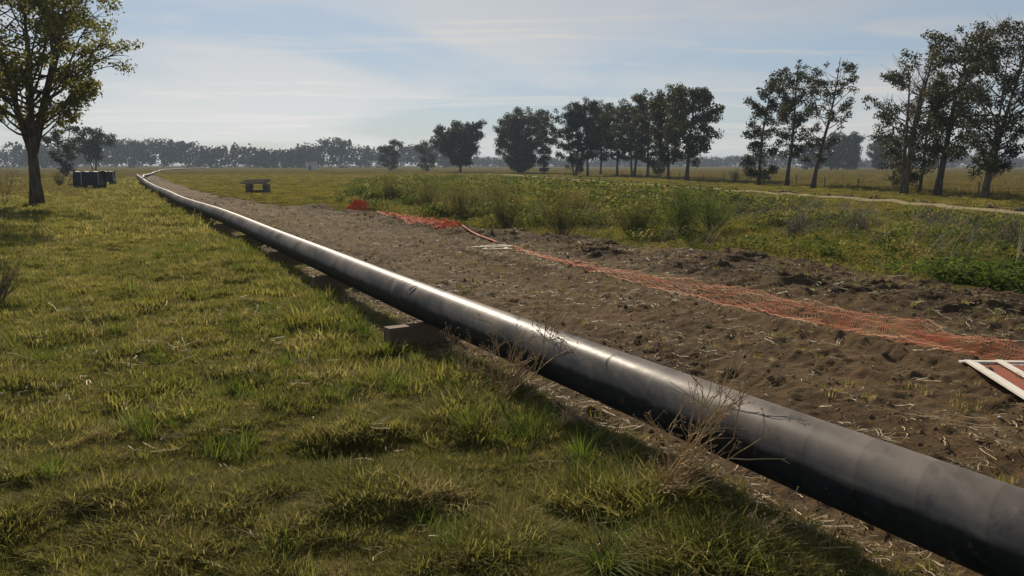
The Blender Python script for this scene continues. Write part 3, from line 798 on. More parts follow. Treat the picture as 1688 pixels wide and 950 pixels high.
# dark clods turned up along the far edge of the track
yy = 24 + (200 - 24) * R.uniform(0, 1, 900) ** 1.4
xx = np.interp(yy, tp[:-2, 1], tp[:-2, 0]) + 1.5 + R.normal(0, 0.22, len(yy))
keep = (vnoise(yy * 0.35, yy * 0, 5) > 0.35) & in_view(xx, yy); xx, yy = xx[keep], yy[keep]
sz = R.uniform(0.05, 0.20, len(xx)); scatter('track_clods', clods, np.stack([xx, yy, ground_z(xx, yy) + sz * 0.2], -1), rots(len(xx), R, 0.6), sz, R.integers(0, 6, len(xx)),
        'dark turned up clods along the far edge of the dirt track', 'soil')
# leaning dead stalks among the weeds
def stalk_mesh(name, seed, h=1.6):
    R_ = random.Random(seed); mb = MB()
    for j in range(R_.randint(3, 6)):
        az = R_.gauss(0.2, 0.5); tilt = R_.uniform(0.35, 1.0); L = h * R_.uniform(0.6, 1.1)
        p = Vector((R_.gauss(0, .1), R_.gauss(0, .1), 0)); pts = [p.copy()]
        for i in range(5):
            tilt += R_.gauss(0.06, 0.08)
            p = p + Vector((math.sin(tilt) * math.cos(az), math.sin(tilt) * math.sin(az), math.cos(tilt))) * L / 5; pts.append(p.copy())
        mb.tube(pts, [0.011, 0.010, 0.009, 0.008, 0.006, 0.004], 4)
        for q in range(R_.randint(1, 4)):
            i = R_.randint(2, 4); a2 = R_.uniform(0, 6.28)
            e = pts[i] + Vector((math.cos(a2) * .18, math.sin(a2) * .18, R_.uniform(.1, .3)))
            mb.tube([pts[i], e], [0.005, 0.003], 3, False)
    return mb.mesh(name, M['stalk'])
stalks = [source('dead_stalk', stalk_mesh('dead_stalk', 800 + i)) for i in range(5)]
x, y = pts_in(3200, -6, 26, 16, 55, R)
w = band_mask(x, y) * (0.05 + 0.30 * sstep(9, 15, x - (30 - y) * 0.2))
keep = in_view(x, y) & (R.uniform(0, 1, len(x)) < w); x, y = x[keep], y[keep]
ro = rots(len(x), R, 0.08); ro[:, 2] = R.normal(0, 0.5, len(x))
scatter('dead_stalks', stalks, np.stack([x, y, surf_z(x, y) - 0.03], -1), ro, R.uniform(0.5, 1.1, len(x)), R.integers(0, 5, len(x)),
        'pale dead stalks leaning out of the weeds', 'stalks')

# ------------------------------------------------------------------ trees
def ellip(f, lo, peak):
    """crown radius along height: 0 at lo, 1 at peak, rounded top"""
    if f < lo: return 0.0
    if f < peak: return 0.35 + 0.65 * math.sin((f - lo) / (peak - lo) * math.pi / 2)
    return math.sqrt(max(0.0, 1 - ((f - peak) / (1.03 - peak)) ** 2)) * 0.95 + 0.05

def make_tree(name, label, pos, H, Rc, tr, lo=0.3, peak=0.7, lean=(0, 0), stems=1, limbs=26, per_clump=70, leaf=0.34, clump=0.85,
              mat='euca', bark='bark', seed=0, group=None, fork=0.0, bare=0.0, sway=0.25, spread=0.0, dens=1.0, droop=0.15, squash=0.75):
    rn = random.Random(seed); R_ = np.random.default_rng(seed)
    z0 = float(ground_z(pos[0], pos[1]))
    root = thing(name, label, 'tree', (pos[0], pos[1], z0), 0, group)
    trunk, br = MB(), MB(); centers = []; sizes = []
    paths = []
    for s in range(stems):
        a = 2 * math.pi * s / max(stems, 1) + rn.uniform(0, 1.0)
        off = Vector((math.cos(a), math.sin(a), 0)) * (spread * Rc if stems > 1 else 0)
        hs = H * (1.0 if s == 0 else rn.uniform(0.78, 0.95))
        pts = []; ph1, ph2 = rn.uniform(0, 6), rn.uniform(0, 6)
        for i in range(11):
            f = i / 10
            g_ = max(0, (f - fork) / (1 - fork)) if stems > 1 else f
            wob = Vector((math.sin(f * 5 + ph1) - math.sin(ph1), math.sin(f * 4.3 + ph2) - math.sin(ph2), 0)) * sway * f
            pts.append(Vector((lean[0] * f ** 1.2, lean[1] * f ** 1.2, hs * f - (0.25 if i == 0 else 0))) + off * g_ ** 0.8 + wob
                       + (off.normalized() * tr * 0.7 if stems > 1 and fork == 0 else Vector()))
        r = [tr * (1.35 if i == 0 else 1) * (0.80 if s else 1.0) * (1 - 0.93 * (i / 10) ** 0.9) + 0.012 for i in range(11)]
        (trunk if s == 0 or fork == 0 else br).tube(pts, r, 9 if s == 0 else 7)
        paths.append((pts, r, hs))
    def at(path, f):
        pts, r, hs = path; q = f * 10; i = min(int(q), 9); w_ = q - i
        return pts[i].lerp(pts[i + 1], w_), r[i] * (1 - w_) + r[i + 1] * w_
    for kx in range(limbs):
        path = paths[kx % len(paths)]
        f = lo + (0.97 - lo) * ((kx + rn.random()) / limbs)
        o, r0 = at(path, max(0.05, f - 0.10 - 0.08 * (1 - f)))
        az = kx * 2.399 + rn.uniform(-0.5, 0.5)
        reach = Rc * ellip(f, lo, peak) * rn.uniform(0.55, 1.08)
        up = reach * rn.uniform(0.35, 0.9) + 0.3
        end = Vector((o.x + math.cos(az) * reach, o.y + math.sin(az) * reach, min(o.z + up, H * 1.0)))
        mid = o.lerp(end, 0.5) + Vector((rn.gauss(0, .12), rn.gauss(0, .12), -0.10 * reach + rn.gauss(0, .1)))
        q1 = o.lerp(mid, 0.5) + Vector((0, 0, -0.03 * reach))
        q3 = mid.lerp(end, 0.55) + Vector((rn.gauss(0, .1), rn.gauss(0, .1), rn.gauss(0, .1)))
        rb = max(0.02, min(r0 * 0.55, 0.02 + 0.022 * reach))
        br.tube([o, q1, mid, q3, end], [rb, rb * .85, rb * .65, rb * .45, rb * .2], 5, False)
        is_bare = rn.random() < bare
        tips = [end, q3]
        for j in range(3 + int(reach > 2) * 2):
            b0 = (mid if j % 2 else q3).lerp(end, rn.uniform(0, 0.5))
            az2 = az + rn.gauss(0, 1.1); l2 = (0.35 + 0.28 * reach) * rn.uniform(0.6, 1.2)
            e2 = b0 + Vector((math.cos(az2), math.sin(az2), rn.uniform(-0.15, 0.9))) * l2
            br.tube([b0, b0.lerp(e2, .5) + Vector((0, 0, .06 * l2)), e2], [rb * .4, rb * .3, rb * .12], 4, False)
            if is_bare:
                for _ in range(3):
                    e3 = e2 + Vector((rn.gauss(0, .5), rn.gauss(0, .5), rn.uniform(.2, .9)))
                    br.tube([b0.lerp(e2, .6), e3], [0.018, 0.008], 3, False)
            tips.append(e2)
        if not is_bare:
            for tp_ in tips:
                if rn.random() < dens: centers.append(tp_); sizes.append(clump * rn.uniform(0.55, 1.15) * (0.8 + 0.2 * min(1, reach / 2)))
    for path in paths:
        for f in (0.90, 0.96, 1.0):
            if lo < 0.9 and rn.random() < dens: centers.append(at(path, f)[0]); sizes.append(clump * rn.uniform(0.6, 0.9))
    Cn = np.array([tuple(c) for c in centers]); Sz = np.array(sizes)
    cnt = np.maximum(6, (per_clump * (Sz / clump) ** 2).astype(int))
    ci = np.repeat(np.arange(len(Cn)), cnt); n = len(ci)
    dv = R_.normal(0, 1, (n, 3)); dv /= np.linalg.norm(dv, axis=1)[:, None]
    rr = R_.uniform(0, 1, n) ** 0.5
    P = Cn[ci] + dv * (rr * Sz[ci])[:, None] * np.array([1, 1, squash])
    P[:, 2] -= droop * Sz[ci] * R_.uniform(0, 1, n) ** 2
    P[:, 2] = np.maximum(P[:, 2], 0.3)
    V, F, a = leaf_quads(P, leaf * R_.uniform(0.6, 1.3, n), 0.55, R_, 0.0, 0.35)
    ctone = R_.uniform(0, 1, len(Cn))
    a = 0.45 * a + 0.55 * ctone[ci]
    link('trunk', trunk.mesh('trunk', M[bark], True), root)
    link('branches', br.mesh('branches', M[bark], True), root)
    link('crown', mesh_np('crown', V, F, M[mat], False, {'var': a, 'dry': np.zeros(n)}), root)
    return root

# the big tree at the left edge
make_tree('broadleaf_tree', 'big spreading tree with yellow green leaves at the left edge of the meadow', (-30.9, 55.5), 16.5, 5.9, 0.38,
          lo=0.43, peak=0.66, stems=4, limbs=78, per_clump=125, leaf=0.23, clump=0.80, mat='broad', bark='bark', seed=11, fork=0.22, spread=0.46, sway=0.35, dens=0.52, droop=0.3)
make_tree('small_tree', 'airy green tree close behind the big left tree, right of its trunk', (-100, 192), 13.6, 2.6, 0.22, lo=0.15, peak=0.6, stems=2, limbs=24, per_clump=45, leaf=0.5, clump=1.0, mat='euca2', seed=12, spread=.4, dens=.8)
make_tree('small_tree', 'round topped tree in the far meadow, first right of the big left tree', (-134, 275), 14.0, 4.4, 0.3, lo=0.42, peak=0.75, stems=2, limbs=24, per_clump=50, leaf=0.6, clump=1.5, mat='euca', seed=13, spread=.4)
# far middle
make_tree('eucalyptus_tree', 'slender dark tree on the far field, left of the dome shaped one', (-54.0, 380), 13.2, 4.4, 0.3, lo=.22, peak=.65, stems=2, limbs=22, per_clump=50, leaf=.6, clump=1.5, seed=21, spread=.5)
make_tree('eucalyptus_tree', 'loose crowned tree just left of the dome shaped tree', (-34.0, 345), 12.3, 4.6, 0.28, lo=.15, peak=.6, stems=3, limbs=24, per_clump=40, leaf=.6, clump=1.4, mat='euca2', seed=22, spread=.5, dens=.8)
make_tree('eucalyptus_tree', 'dome shaped dark tree on the far field', (-17.8, 296), 16.9, 7.6, .45, lo=.30, peak=.68, stems=4, limbs=70, per_clump=80, leaf=.6, clump=1.7, seed=23, spread=.5, fork=0.1)
make_tree('eucalyptus_tree', 'broad dark eucalyptus with rounded top, first left of the long row', (2.6, 275), 20.6, 6.6, .5, lo=.16, peak=.68, stems=4, limbs=84, per_clump=80, leaf=.6, clump=1.7, seed=24, spread=.5)
make_tree('eucalyptus_tree', 'narrow upright eucalyptus touching the broad rounded one', (9.6, 257), 17.2, 2.3, .25, lo=.18, peak=.6, limbs=26, per_clump=55, leaf=.5, clump=1.2, seed=25, lean=(.8, 0))
# the row of eight
row = [
 ((15.8, 214), 16.0, 4.9, .28, .22, 'leftmost eucalyptus of the row of eight, low leaning crown', (-1.6, 0)),
 ((18.9, 214), 18.9, 4.3, .30, .34, 'second eucalyptus from the left in the row of eight', (-0.6, 0)),
 ((23.4, 226), 19.0, 3.9, .28, .32, 'third eucalyptus from the left in the row of eight', (0, 0)),
 ((24.9, 203), 17.2, 3.6, .30, .34, 'fourth eucalyptus in the row of eight, olive crown with a dip', (0.3, 0)),
 ((27.3, 193), 19.2, 4.3, .32, .33, 'fifth eucalyptus in the row of eight, tall double stem', (.6, 0)),
 ((29.0, 183), 17.6, 3.6, .30, .30, 'sixth eucalyptus in the row of eight, seedling at its foot', (.2, 0)),
 ((29.2, 160), 17.2, 3.4, .30, .30, 'seventh eucalyptus in the row of eight, straight single trunk', (-.3, 0)),
 ((30.2, 148), 16.0, 4.7, .36, .30, 'rightmost eucalyptus of the row of eight with widest crown', (1.3, 0)),
]
for i, (ps, H, Rc, tr, lo, lab, ln) in enumerate(row):
    make_tree('eucalyptus_tree', lab, ps, H, Rc, tr, lo=lo, peak=.66, lean=ln, stems=2 if i in (0, 4) else 1, limbs=40, per_clump=72, leaf=.42, clump=1.10,
              mat='euca2' if i in (3, 6) else 'euca', seed=40 + i, group='row of eucalyptus trees along the track', spread=.35, dens=.9)
# three slim ones
make_tree('eucalyptus_tree', 'leftmost of three slim eucalyptus trees, leafy almost to the ground', (33.6, 116.6), 14.8, 2.5, .24, lo=.10, peak=.35, lean=(1.0, 0), limbs=38, per_clump=90, leaf=.28, clump=.78, seed=51, sway=.3, dens=.85)
make_tree('eucalyptus_tree', 'middle of three slim eucalyptus trees with bare lower trunk', (35.3, 109.9), 15.6, 2.7, .26, lo=.34, peak=.78, lean=(1.4, 0), limbs=34, per_clump=88, leaf=.28, clump=.78, seed=52, sway=.3, mat='euca2', dens=.75)
make_tree('eucalyptus_tree', 'rightmost of three slim eucalyptus trees, sparse crown leaning right', (34.7, 98.6), 14.7, 2.7, .26, lo=.30, peak=.8, lean=(2.4, 0), limbs=32, per_clump=56, leaf=.25, clump=.58, seed=53, sway=.3, mat='euca2', dens=.62)
# big group at right
make_tree('eucalyptus_tree', 'eucalyptus with bare twiggy top, leftmost of the big right group', (36.7, 80.0), 14.2, 3.5, .34, lo=.16, peak=.62, lean=(1.0, 0), stems=3, limbs=66, per_clump=72, leaf=.23, clump=.62, mat='euca2', bark='bark_pale', seed=61, spread=.42, bare=.30, dens=.72, fork=.1)
make_tree('eucalyptus_tree', 'thin leaning eucalyptus stem between the thicker right trunks', (39.8, 83.5), 10.5, 2.0, .17, lo=.36, peak=.7, lean=(1.3, 0), limbs=22, per_clump=40, leaf=.27, clump=.65, mat='euca2', bark='bark', seed=62, dens=.8)
make_tree('eucalyptus_tree', 'leaning eucalyptus with umbrella top in the big right group', (38.2, 76.8), 15.0, 2.9, .32, lo=.34, peak=.88, lean=(2.9, 0), limbs=46, per_clump=88, leaf=.24, clump=.75, seed=63, dens=.8, mat='euca2')
make_tree('eucalyptus_tree', 'tallest eucalyptus at the right edge with twin trunks', (37.8, 68.5), 14.9, 4.0, .23, lo=.24, peak=.72, lean=(1.8, 0), stems=2, limbs=72, per_clump=78, leaf=.22, clump=.72, bark='bark_pale', seed=64, spread=.3, dens=.74, bare=.08)
make_tree('eucalyptus_tree', 'eucalyptus cut off by the right edge of the picture', (43.6, 67.0), 15.0, 3.8, .32, lo=.22, peak=.70, limbs=50, per_clump=78, leaf=.22, clump=.75, seed=65, dens=.8)
# hazy grove behind the slim trees
for i in range(11):
    rn = random.Random(900 + i)
    X = 163 + i * 4.7 + rn.uniform(-1.2, 1.2)
    H = [15, 17, 18.5, 20, 19, 20.5, 19.5, 18, 18.5, 19.5, 17][i] + rn.uniform(-.6, .6)
    lab = ['leftmost', 'second', 'third', 'fourth', 'fifth', 'sixth', 'seventh', 'eighth', 'ninth', 'tenth', 'rightmost'][i]
    make_tree('grove_tree', lab + ' tree from the left in the hazy grove behind the three slim eucalyptus', (X, 470 + rn.uniform(-15, 15)), H, 4.6, .35, lo=.18, peak=.7, stems=2, limbs=22,
              per_clump=34, leaf=.9, clump=2.0, mat='far', seed=920 + i, group='hazy grove beyond the field', spread=.4)
# far wood along the horizon
R = np.random.default_rng(77)
cen = []; siz = []
for (x0, x1, Y, h0, h1, n) in [(-460, -150, 800, 14, 23, 1000), (-160, -60, 860, 11, 18, 260), (-900, -440, 900, 12, 20, 700), (-90, 330, 1150, 6, 12, 900), (250, 950, 900, 7, 13, 1100), (-1500, -880, 1100, 8, 16, 300), (930, 1600, 1100, 6, 13, 300)]:
    xx = R.uniform(x0, x1, n)
    top = h0 * .75 + (h1 * 1.08 - h0 * .75) * np.clip(fbm(xx / 55.0, xx * 0, 4, 121) * 2.0 - .5, 0, 1)
    zz = top * R.uniform(0.05, 1, n) ** 0.7
    cen.append(np.stack([xx, Y + R.uniform(-25, 25, n), zz], -1)); siz.append(R.uniform(2.6, 5.6, n))
cen = np.concatenate(cen); siz = np.concatenate(siz)
ci = np.repeat(np.arange(len(cen)), 34); n = len(ci)
dv = R.normal(0, 1, (n, 3)); dv /= np.linalg.norm(dv, axis=1)[:, None]
P = cen[ci] + dv * (R.uniform(0, 1, n) ** .5 * siz[ci])[:, None]; P[:, 2] = np.maximum(P[:, 2], 0.2)
V, F, a = leaf_quads(P, R.uniform(1.5, 3.0, n), .7, R)
tag(link('far_wood', mesh_np('far_wood', V, F, M['far'], False, {'var': a, 'dry': np.zeros(n)})), 'long hazy line of far woodland along the horizon', 'wood', None, 'stuff')

# ------------------------------------------------------------------ shrubs and single plants
def make_shrub(name, label, pos, H, Rr, mat, seed, n_stem=34, leaves=2600, leaf=0.055, group=None, cat='shrub', twig='bark'):
    rn = random.Random(seed); R_ = np.random.default_rng(seed)
    z0 = float(surf_z(np.array([pos[0]]), np.array([pos[1]]))[0]) - 0.03
    root = thing(name, label, cat, (pos[0], pos[1], z0), 0, group)
    mb = MB(); ends = []
    for i in range(n_stem):
        az = rn.uniform(0, 6.28); tilt = rn.uniform(0.05, 1.25); L = H * rn.uniform(0.6, 1.05) / math.cos(tilt * .45)
        p = Vector((rn.gauss(0, .07), rn.gauss(0, .07), 0)); pts = [p.copy()]
        for j in range(5):
            tilt *= 0.93; az += rn.gauss(0, .2)
            p = p + Vector((math.sin(tilt) * math.cos(az), math.sin(tilt) * math.sin(az), math.cos(tilt))) * L / 5
            pts.append(p.copy())
        s = min(1, Rr / max(0.01, math.hypot(pts[-1].x, pts[-1].y)))
        pts = [Vector((q.x * s, q.y * s, q.z)) for q in pts]
        mb.tube(pts, [.014, .012, .010, .008, .006, .003], 4, False)
        for j in range(2, 6):
            for _ in range(2):
                e = pts[j] + Vector((rn.gauss(0, .14), rn.gauss(0, .14), rn.uniform(.05, .28))) * H / 1.5
                mb.tube([pts[j], e], [.005, .002], 3, False); ends.append((pts[j], e))
    E = np.array([[*a, *b] for a, b in ends]); k_ = R_.integers(0, len(E), leaves); w_ = R_.uniform(0.1, 1.1, leaves)[:, None]
    P = E[k_, :3] * (1 - w_) + E[k_, 3:] * w_ + R_.normal(0, .035 * H, (leaves, 3)); P[:, 2] = np.maximum(P[:, 2], .05)
    V, F, a = leaf_quads(P, leaf * R_.uniform(.6, 1.4, leaves), .5, R_)
    link('stems', mb.mesh('stems', M[twig if cat != 'shrub' else 'bark_pale']), root)
    link('foliage', mesh_np('foliage', V, F, M[mat], False, {'var': a, 'dry': np.zeros(leaves)}), root)
    return root
shr = [  # x, y, height, radius, material, label
 (6.6, 33.2, 1.75, 1.15, 'shrub_green', 'dense fresh green shrub, brightest and largest of the weedy band'),
 (8.3, 35.5, 1.7, 1.1, 'shrub_green', 'green shrub touching the brightest one on its right'),
 (4.9, 33.5, 1.45, .9, 'shrub', 'olive shrub just left of the brightest green one'),
 (2.0, 34.0, 1.65, 1.0, 'shrub', 'dull olive twiggy shrub above the pale broken boards'),
 (-0.2, 37.0, 1.6, 1.1, 'shrub', 'dull olive shrub left of the twiggy one above the boards'),
 (-2.6, 44.0, 1.9, 1.3, 'shrub', 'wide olive shrub behind the red net heap'),
 (-5.0, 51.0, 2.1, 1.5, 'shrub', 'tall olive shrub right of the orange bundle'),
 (-1.0, 49.5, 2.0, 1.5, 'shrub', 'olive shrub in the middle of the weedy band, near the far verge'),
 (3.2, 43.0, 1.6, 1.2, 'weed', 'yellowish green shrub behind the dull olive ones'),
 (-9.0, 63.0, 1.9, 1.6, 'shrub', 'farthest olive shrub of the weedy band, beyond the orange bundle'),
 (10.6, 32.0, 1.1, .8, 'shrub_grey', 'greyish brown dry shrub right of the bright green pair'),
 (13.9, 34.0, 1.0, .8, 'shrub_grey', 'dry brown shrub among leaning stalks, upper right of weedy band'),
 (15.6, 26.5, 1.15, .7, 'shrub_grey', 'dry grey shrub at the right edge under leaning stalks'),
]
for i, (x_, y_, h_, r_, m_, lab) in enumerate(shr):
    make_shrub('shrub', lab, (x_, y_), h_ * 1.05, r_ * 1.35, m_, 1000 + i, leaves=6000 if m_ != 'shrub_grey' else 1500, group='shrubs in the weedy band')
make_shrub('shrub', 'feathery weedy bush at the left edge of the meadow', (-10.2, 16.6), .95, .5, 'shrub', 1030, leaves=1500, leaf=.03)
make_shrub('shrub', 'grey leafless brush by the fence between row and slim trees', (35.5, 136), 2.0, 2.6, 'shrub_grey', 1031, leaves=1500, leaf=.10, n_stem=40)
make_shrub('shrub', 'small bushy seedling at the foot of the sixth row tree', (31.5, 184), 4.2, 1.5, 'euca2', 1032, leaves=1500, leaf=.28)
make_shrub('shrub', 'dark round bush left of the leaning panel', (-54.5, 103), 1.7, .7, 'shrub', 1033, leaves=1200, leaf=.10)
make_shrub('sapling', 'thin dark sapling at the far left, left of the big trunk', (-33.6, 56.5), 3.4, .7, 'shrub_grey', 1034, n_stem=6, leaves=160, leaf=.10, cat='sapling')
make_shrub('sapling', 'thin dark sapling close beside the big left trunk', (-32.2, 57.2), 2.7, .5, 'shrub_grey', 1035, n_stem=5, leaves=120, leaf=.10, cat='sapling')

# dead branching weeds standing in front of the pipe
def dead_weed(label, pos, H, lean, seed, n=7, thick=0.006):
    rn = random.Random(seed); mb = MB(); pods = MB()
    z0 = float(surf_z(np.array([pos[0]]), np.array([pos[1]]))[0]) - 0.02
    root = thing('dead_weed', label, 'weed', (pos[0], pos[1], z0), 0, 'dead weeds beside the pipe')
    def grow(p, d, L, r, depth):
        pts = [p.copy()]; q = p.copy()
        for i in range(4):
            d = (d + Vector((rn.gauss(0, .13), rn.gauss(0, .13), rn.gauss(0.02, .10)))).normalized()
            q = q + d * L / 4; pts.append(q.copy())
        mb.tube(pts, [r, r * .88, r * .75, r * .62, r * .5], 5 if depth == 0 else 4, False)
        if depth >= 3:
            for _ in range(2):
                c = q + Vector((rn.gauss(0, .008), rn.gauss(0, .008), rn.gauss(0, .008)))
                pods.box(c, (.007, .007, .010), Matrix.Rotation(rn.uniform(0, 3), 3, Vector((rn.random(), rn.random(), 1))), .4)
            return
        for k_ in range(rn.randint(2, 3) if depth < 2 else rn.randint(2, 4)):
            i = rn.randint(1, 4)
            nd = (d + Vector((rn.gauss(0, .45), rn.gauss(0, .45), rn.gauss(.05, .35)))).normalized()
            grow(pts[i], nd, L * rn.uniform(.40, .68), r * .66, depth + 1)
    for i in range(n):
        d = Vector((lean[0] + rn.gauss(0, .28), lean[1] + rn.gauss(0, .28), 1)).normalized()
        grow(Vector((rn.gauss(0, .03), rn.gauss(0, .03), 0)), d, H * rn.uniform(.4, .62), thick, 0)
    link('stems', mb.mesh('stems', M['twig']), root)
    tag(link('seed_heads', pods.mesh('seed_heads', M['twig']), root), kind='stuff')
dead_weed('dead brown branching weed before the shiny stretch of the pipe', (-0.15, 9.6), 1.65, (.62, -.45), 5, 12, .010)
dead_weed('largest dead brown weed leaning right against the near pipe', (1.10, 6.62), 1.75, (.62, -.55), 6, 13, .009)
dead_weed('small thin dead weed left of the branching weed by the pipe', (-0.62, 10.3), .80, (.2, -.2), 7, 5, .007)
dead_weed('small dead weed in the pipe shadow between the two bigger ones', (0.40, 8.25), .65, (.3, -.3), 8, 4, .006)
dead_weed('thin dead weed by the grass tussock near the bottom right', (1.70, 5.6), .55, (.1, -.2), 9, 4, .005)

def tussock(label, pos, mat, n, h, w, lean, seed, r=.12, dry=.05):
    z0 = float(surf_z(np.array([pos[0]]), np.array([pos[1]]))[0])
    o = link('grass_tussock', blade_mesh('grass_tussock', M[mat], n, r, h, w, lean, dry, seed, 5, .7), None, (pos[0], pos[1], z0))
    tag(o, label, 'grass tussock', 'grass tussocks in the meadow')
tussock('bright green tussock of fine grass left of the largest dead weed', (0.72, 6.75), 'lush', 420, .30, .006, .8, 1, .22)
tussock('strap leaved tussock with pale arching blades at the bottom edge', (0.62, 5.35), 'lush', 130, .34, .010, 1.7, 2, .10, .22)
tussock('larger dark tussock at the left of the meadow, nearer of the pair', (-6.7, 11.8), 'lush', 300, .30, .007, .9, 3, .26)
tussock('small dark tussock above the larger one at the left of the meadow', (-6.6, 13.9), 'lush', 220, .26, .007, .9, 4, .22)
tussock('green tussock in the pipe shadow under the shiny stretch', (0.28, 8.4), 'lush', 320, .28, .006, .9, 5, .25)
tussock('yellow green tussock by the timber skid', (-1.95, 12.2), 'lush', 220, .24, .007, 1.0, 6, .25)
tussock('round tussock near the lower left of the meadow', (-1.6, 7.0), 'grass', 260, .18, .006, 1.1, 7, .22)
tussock('low tussock at the bottom middle of the meadow', (-0.35, 5.7), 'lush', 240, .17, .005, 1.1, 8, .18)

# ------------------------------------------------------------------ pipeline
PR = 0.28
def pipe_z(t): return 0.57 + 0.02 * np.sin(t * 0.21) * sstep(16, 30, t) - 0.12 * sstep(120, 200, t)
def pipe_pt(t):
    x, y = xy(t, float(pipe_u(t))); return Vector((x, y, float(pipe_z(t))))
t_start = -11.3
p0 = pipe_pt(t_start)
pl = thing('pipeline', 'long dusty black steel pipe running diagonally across the meadow', 'pipe', (p0.x, p0.y, 0))
def ring_tube(path, radius, n, closed_ends=True, name='pipe', mat=None, local=Vector((0, 0, 0)), ripple=0.0):
    V = []; m = len(path)
    for i, p in enumerate(path):
        d = (path[min(i + 1, m - 1)] - path[max(i - 1, 0)]).normalized()
        a = d.cross(Vector((0, 0, 1))).normalized(); b = a.cross(d)
        rr = radius[i] if isinstance(radius, list) else radius
        for k_ in range(n):
            th = 2 * math.pi * k_ / n
            V.append(p - local + (a * math.cos(th) + b * math.sin(th)) * rr)
    i = np.arange(m * n).reshape(m, n); j = np.roll(i, -1, 1)
    F = np.stack([i[:-1], j[:-1], j[1:], i[1:]], -1).reshape(-1, 4)
    return mesh_np(name, np.array([tuple(v) for v in V]), F[:, ::-1], mat, True)
joints = [t_start + 12 * i for i in range(19)]
base = Vector((p0.x, p0.y, 0))
for a, b in zip(joints[:-1], joints[1:]):
    nseg = 12
    path = [pipe_pt(a + 0.004 + (b - a - 0.008) * i / nseg) for i in range(nseg + 1)]
    c = (path[0] + path[-1]) / 2
    o = link('pipe_section', ring_tube(path, PR, 64 if a < 40 else 32, mat=M['pipe'], local=c), pl); o.location = c - base
    # girth weld and its shrink sleeve
    q = [pipe_pt(b - 0.020 + 0.010 * i) for i in range(5)]
    cc = q[2]
    w_ = link('weld_bead', ring_tube(q, [PR - .004, PR + .003, PR + .0055, PR + .003, PR - .004], 64, mat=M['steel'], local=cc), pl); w_.location = cc - base
    q = [pipe_pt(b + 0.03 + 0.055 * i) for i in range(8)]
    cc = q[3]
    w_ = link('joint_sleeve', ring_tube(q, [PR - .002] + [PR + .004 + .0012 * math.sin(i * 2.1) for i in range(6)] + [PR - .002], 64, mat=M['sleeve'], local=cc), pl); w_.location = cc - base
# hand-drawn ring mark beside the near weld
tm = joints[2] - 0.36
c = pipe_pt(tm); dvec = (pipe_pt(tm + .2) - pipe_pt(tm - .2)).normalized(); av = dvec.cross(Vector((0, 0, 1))).normalized(); bv = av.cross(dvec)
cv = []
for i in range(60):
    th = i / 59 * 2 * math.pi * 1.75; rr = 0.082 - 0.036 * (i / 59)
    s_, e_ = rr * 1.25 * math.cos(th), rr * 1.1 * math.sin(th)
    ang = rad(128) + e_ / PR
    cv.append((c - base) + dvec * s_ + (av * math.cos(ang) + bv * math.sin(ang)) * (PR + .0006))
mb = MB()
mb.tube(cv, 0.005, 4)
link('ring_mark', mb.mesh('ring_mark', M['ink']), pl)

# timber skids under the pipe
skid_info = [(12.05, 'timber skid with its pale end showing left of the pipe, nearest to the camera'), (18.3, 'second timber skid under the pipe, counting from the near one'),
             (24.2, 'third timber skid under the pipe, counting from the near one'), (30.3, 'fourth timber skid under the pipe, counting from the near one'),
             (36.4, 'fifth timber skid under the pipe, counting from the near one'), (44.0, 'sixth timber skid under the pipe, counting from the near one'),
             (52.0, 'seventh timber skid under the pipe, counting from the near one'), (62.0, 'eighth timber skid under the pipe, counting from the near one')]
for i, (t_, lab) in enumerate(skid_info):
    pu = float(pipe_u(t_)); du = -0.12 if i == 0 else random.uniform(.15, .3)
    x_, y_ = xy(t_, pu + du)
    zt = float(pipe_z(t_)) - PR
    zb = min(float(surf_z(*[np.array([v]) for v in xy(t_, pu + du + w_)])[0]) for w_ in (-.5, 0, .5)) - 0.05
    mb = MB(); mb.box((0, 0, (zt - zb) / 2), (1.25, 0.21, zt - zb))
    o = link('timber_skid', mb.mesh('timber_skid', M['timber']), None, (x_, y_, zb)); bevel(o, .008)
    o.rotation_euler = (0, 0, math.atan2(QY, QX) + (0.12 if i == 0 else random.uniform(-.1, .1)))
    tag(o, lab, 'timber', 'timber skids under the pipe')

# the next pipe string, far off, bending away to the right
path = [Vector((x_, y_, .32)) for x_, y_ in [(-64.5, 150), (-69, 160), (-80, 186), (-95.7, 228), (-114, 273), (-131, 318), (-150, 365), (-172, 428), (-205, 540), (-244, 686)]]
fine = []
for i in range(len(path) - 1):
    for j in range(6): fine.append(path[i].lerp(path[i + 1], j / 6))
fine.append(path[-1])
tag(link('far_pipe', ring_tube(fine, .30, 16, mat=M['pipe'], name='far_pipe')), 'far second pipe string curving away towards the horizon', 'pipe')

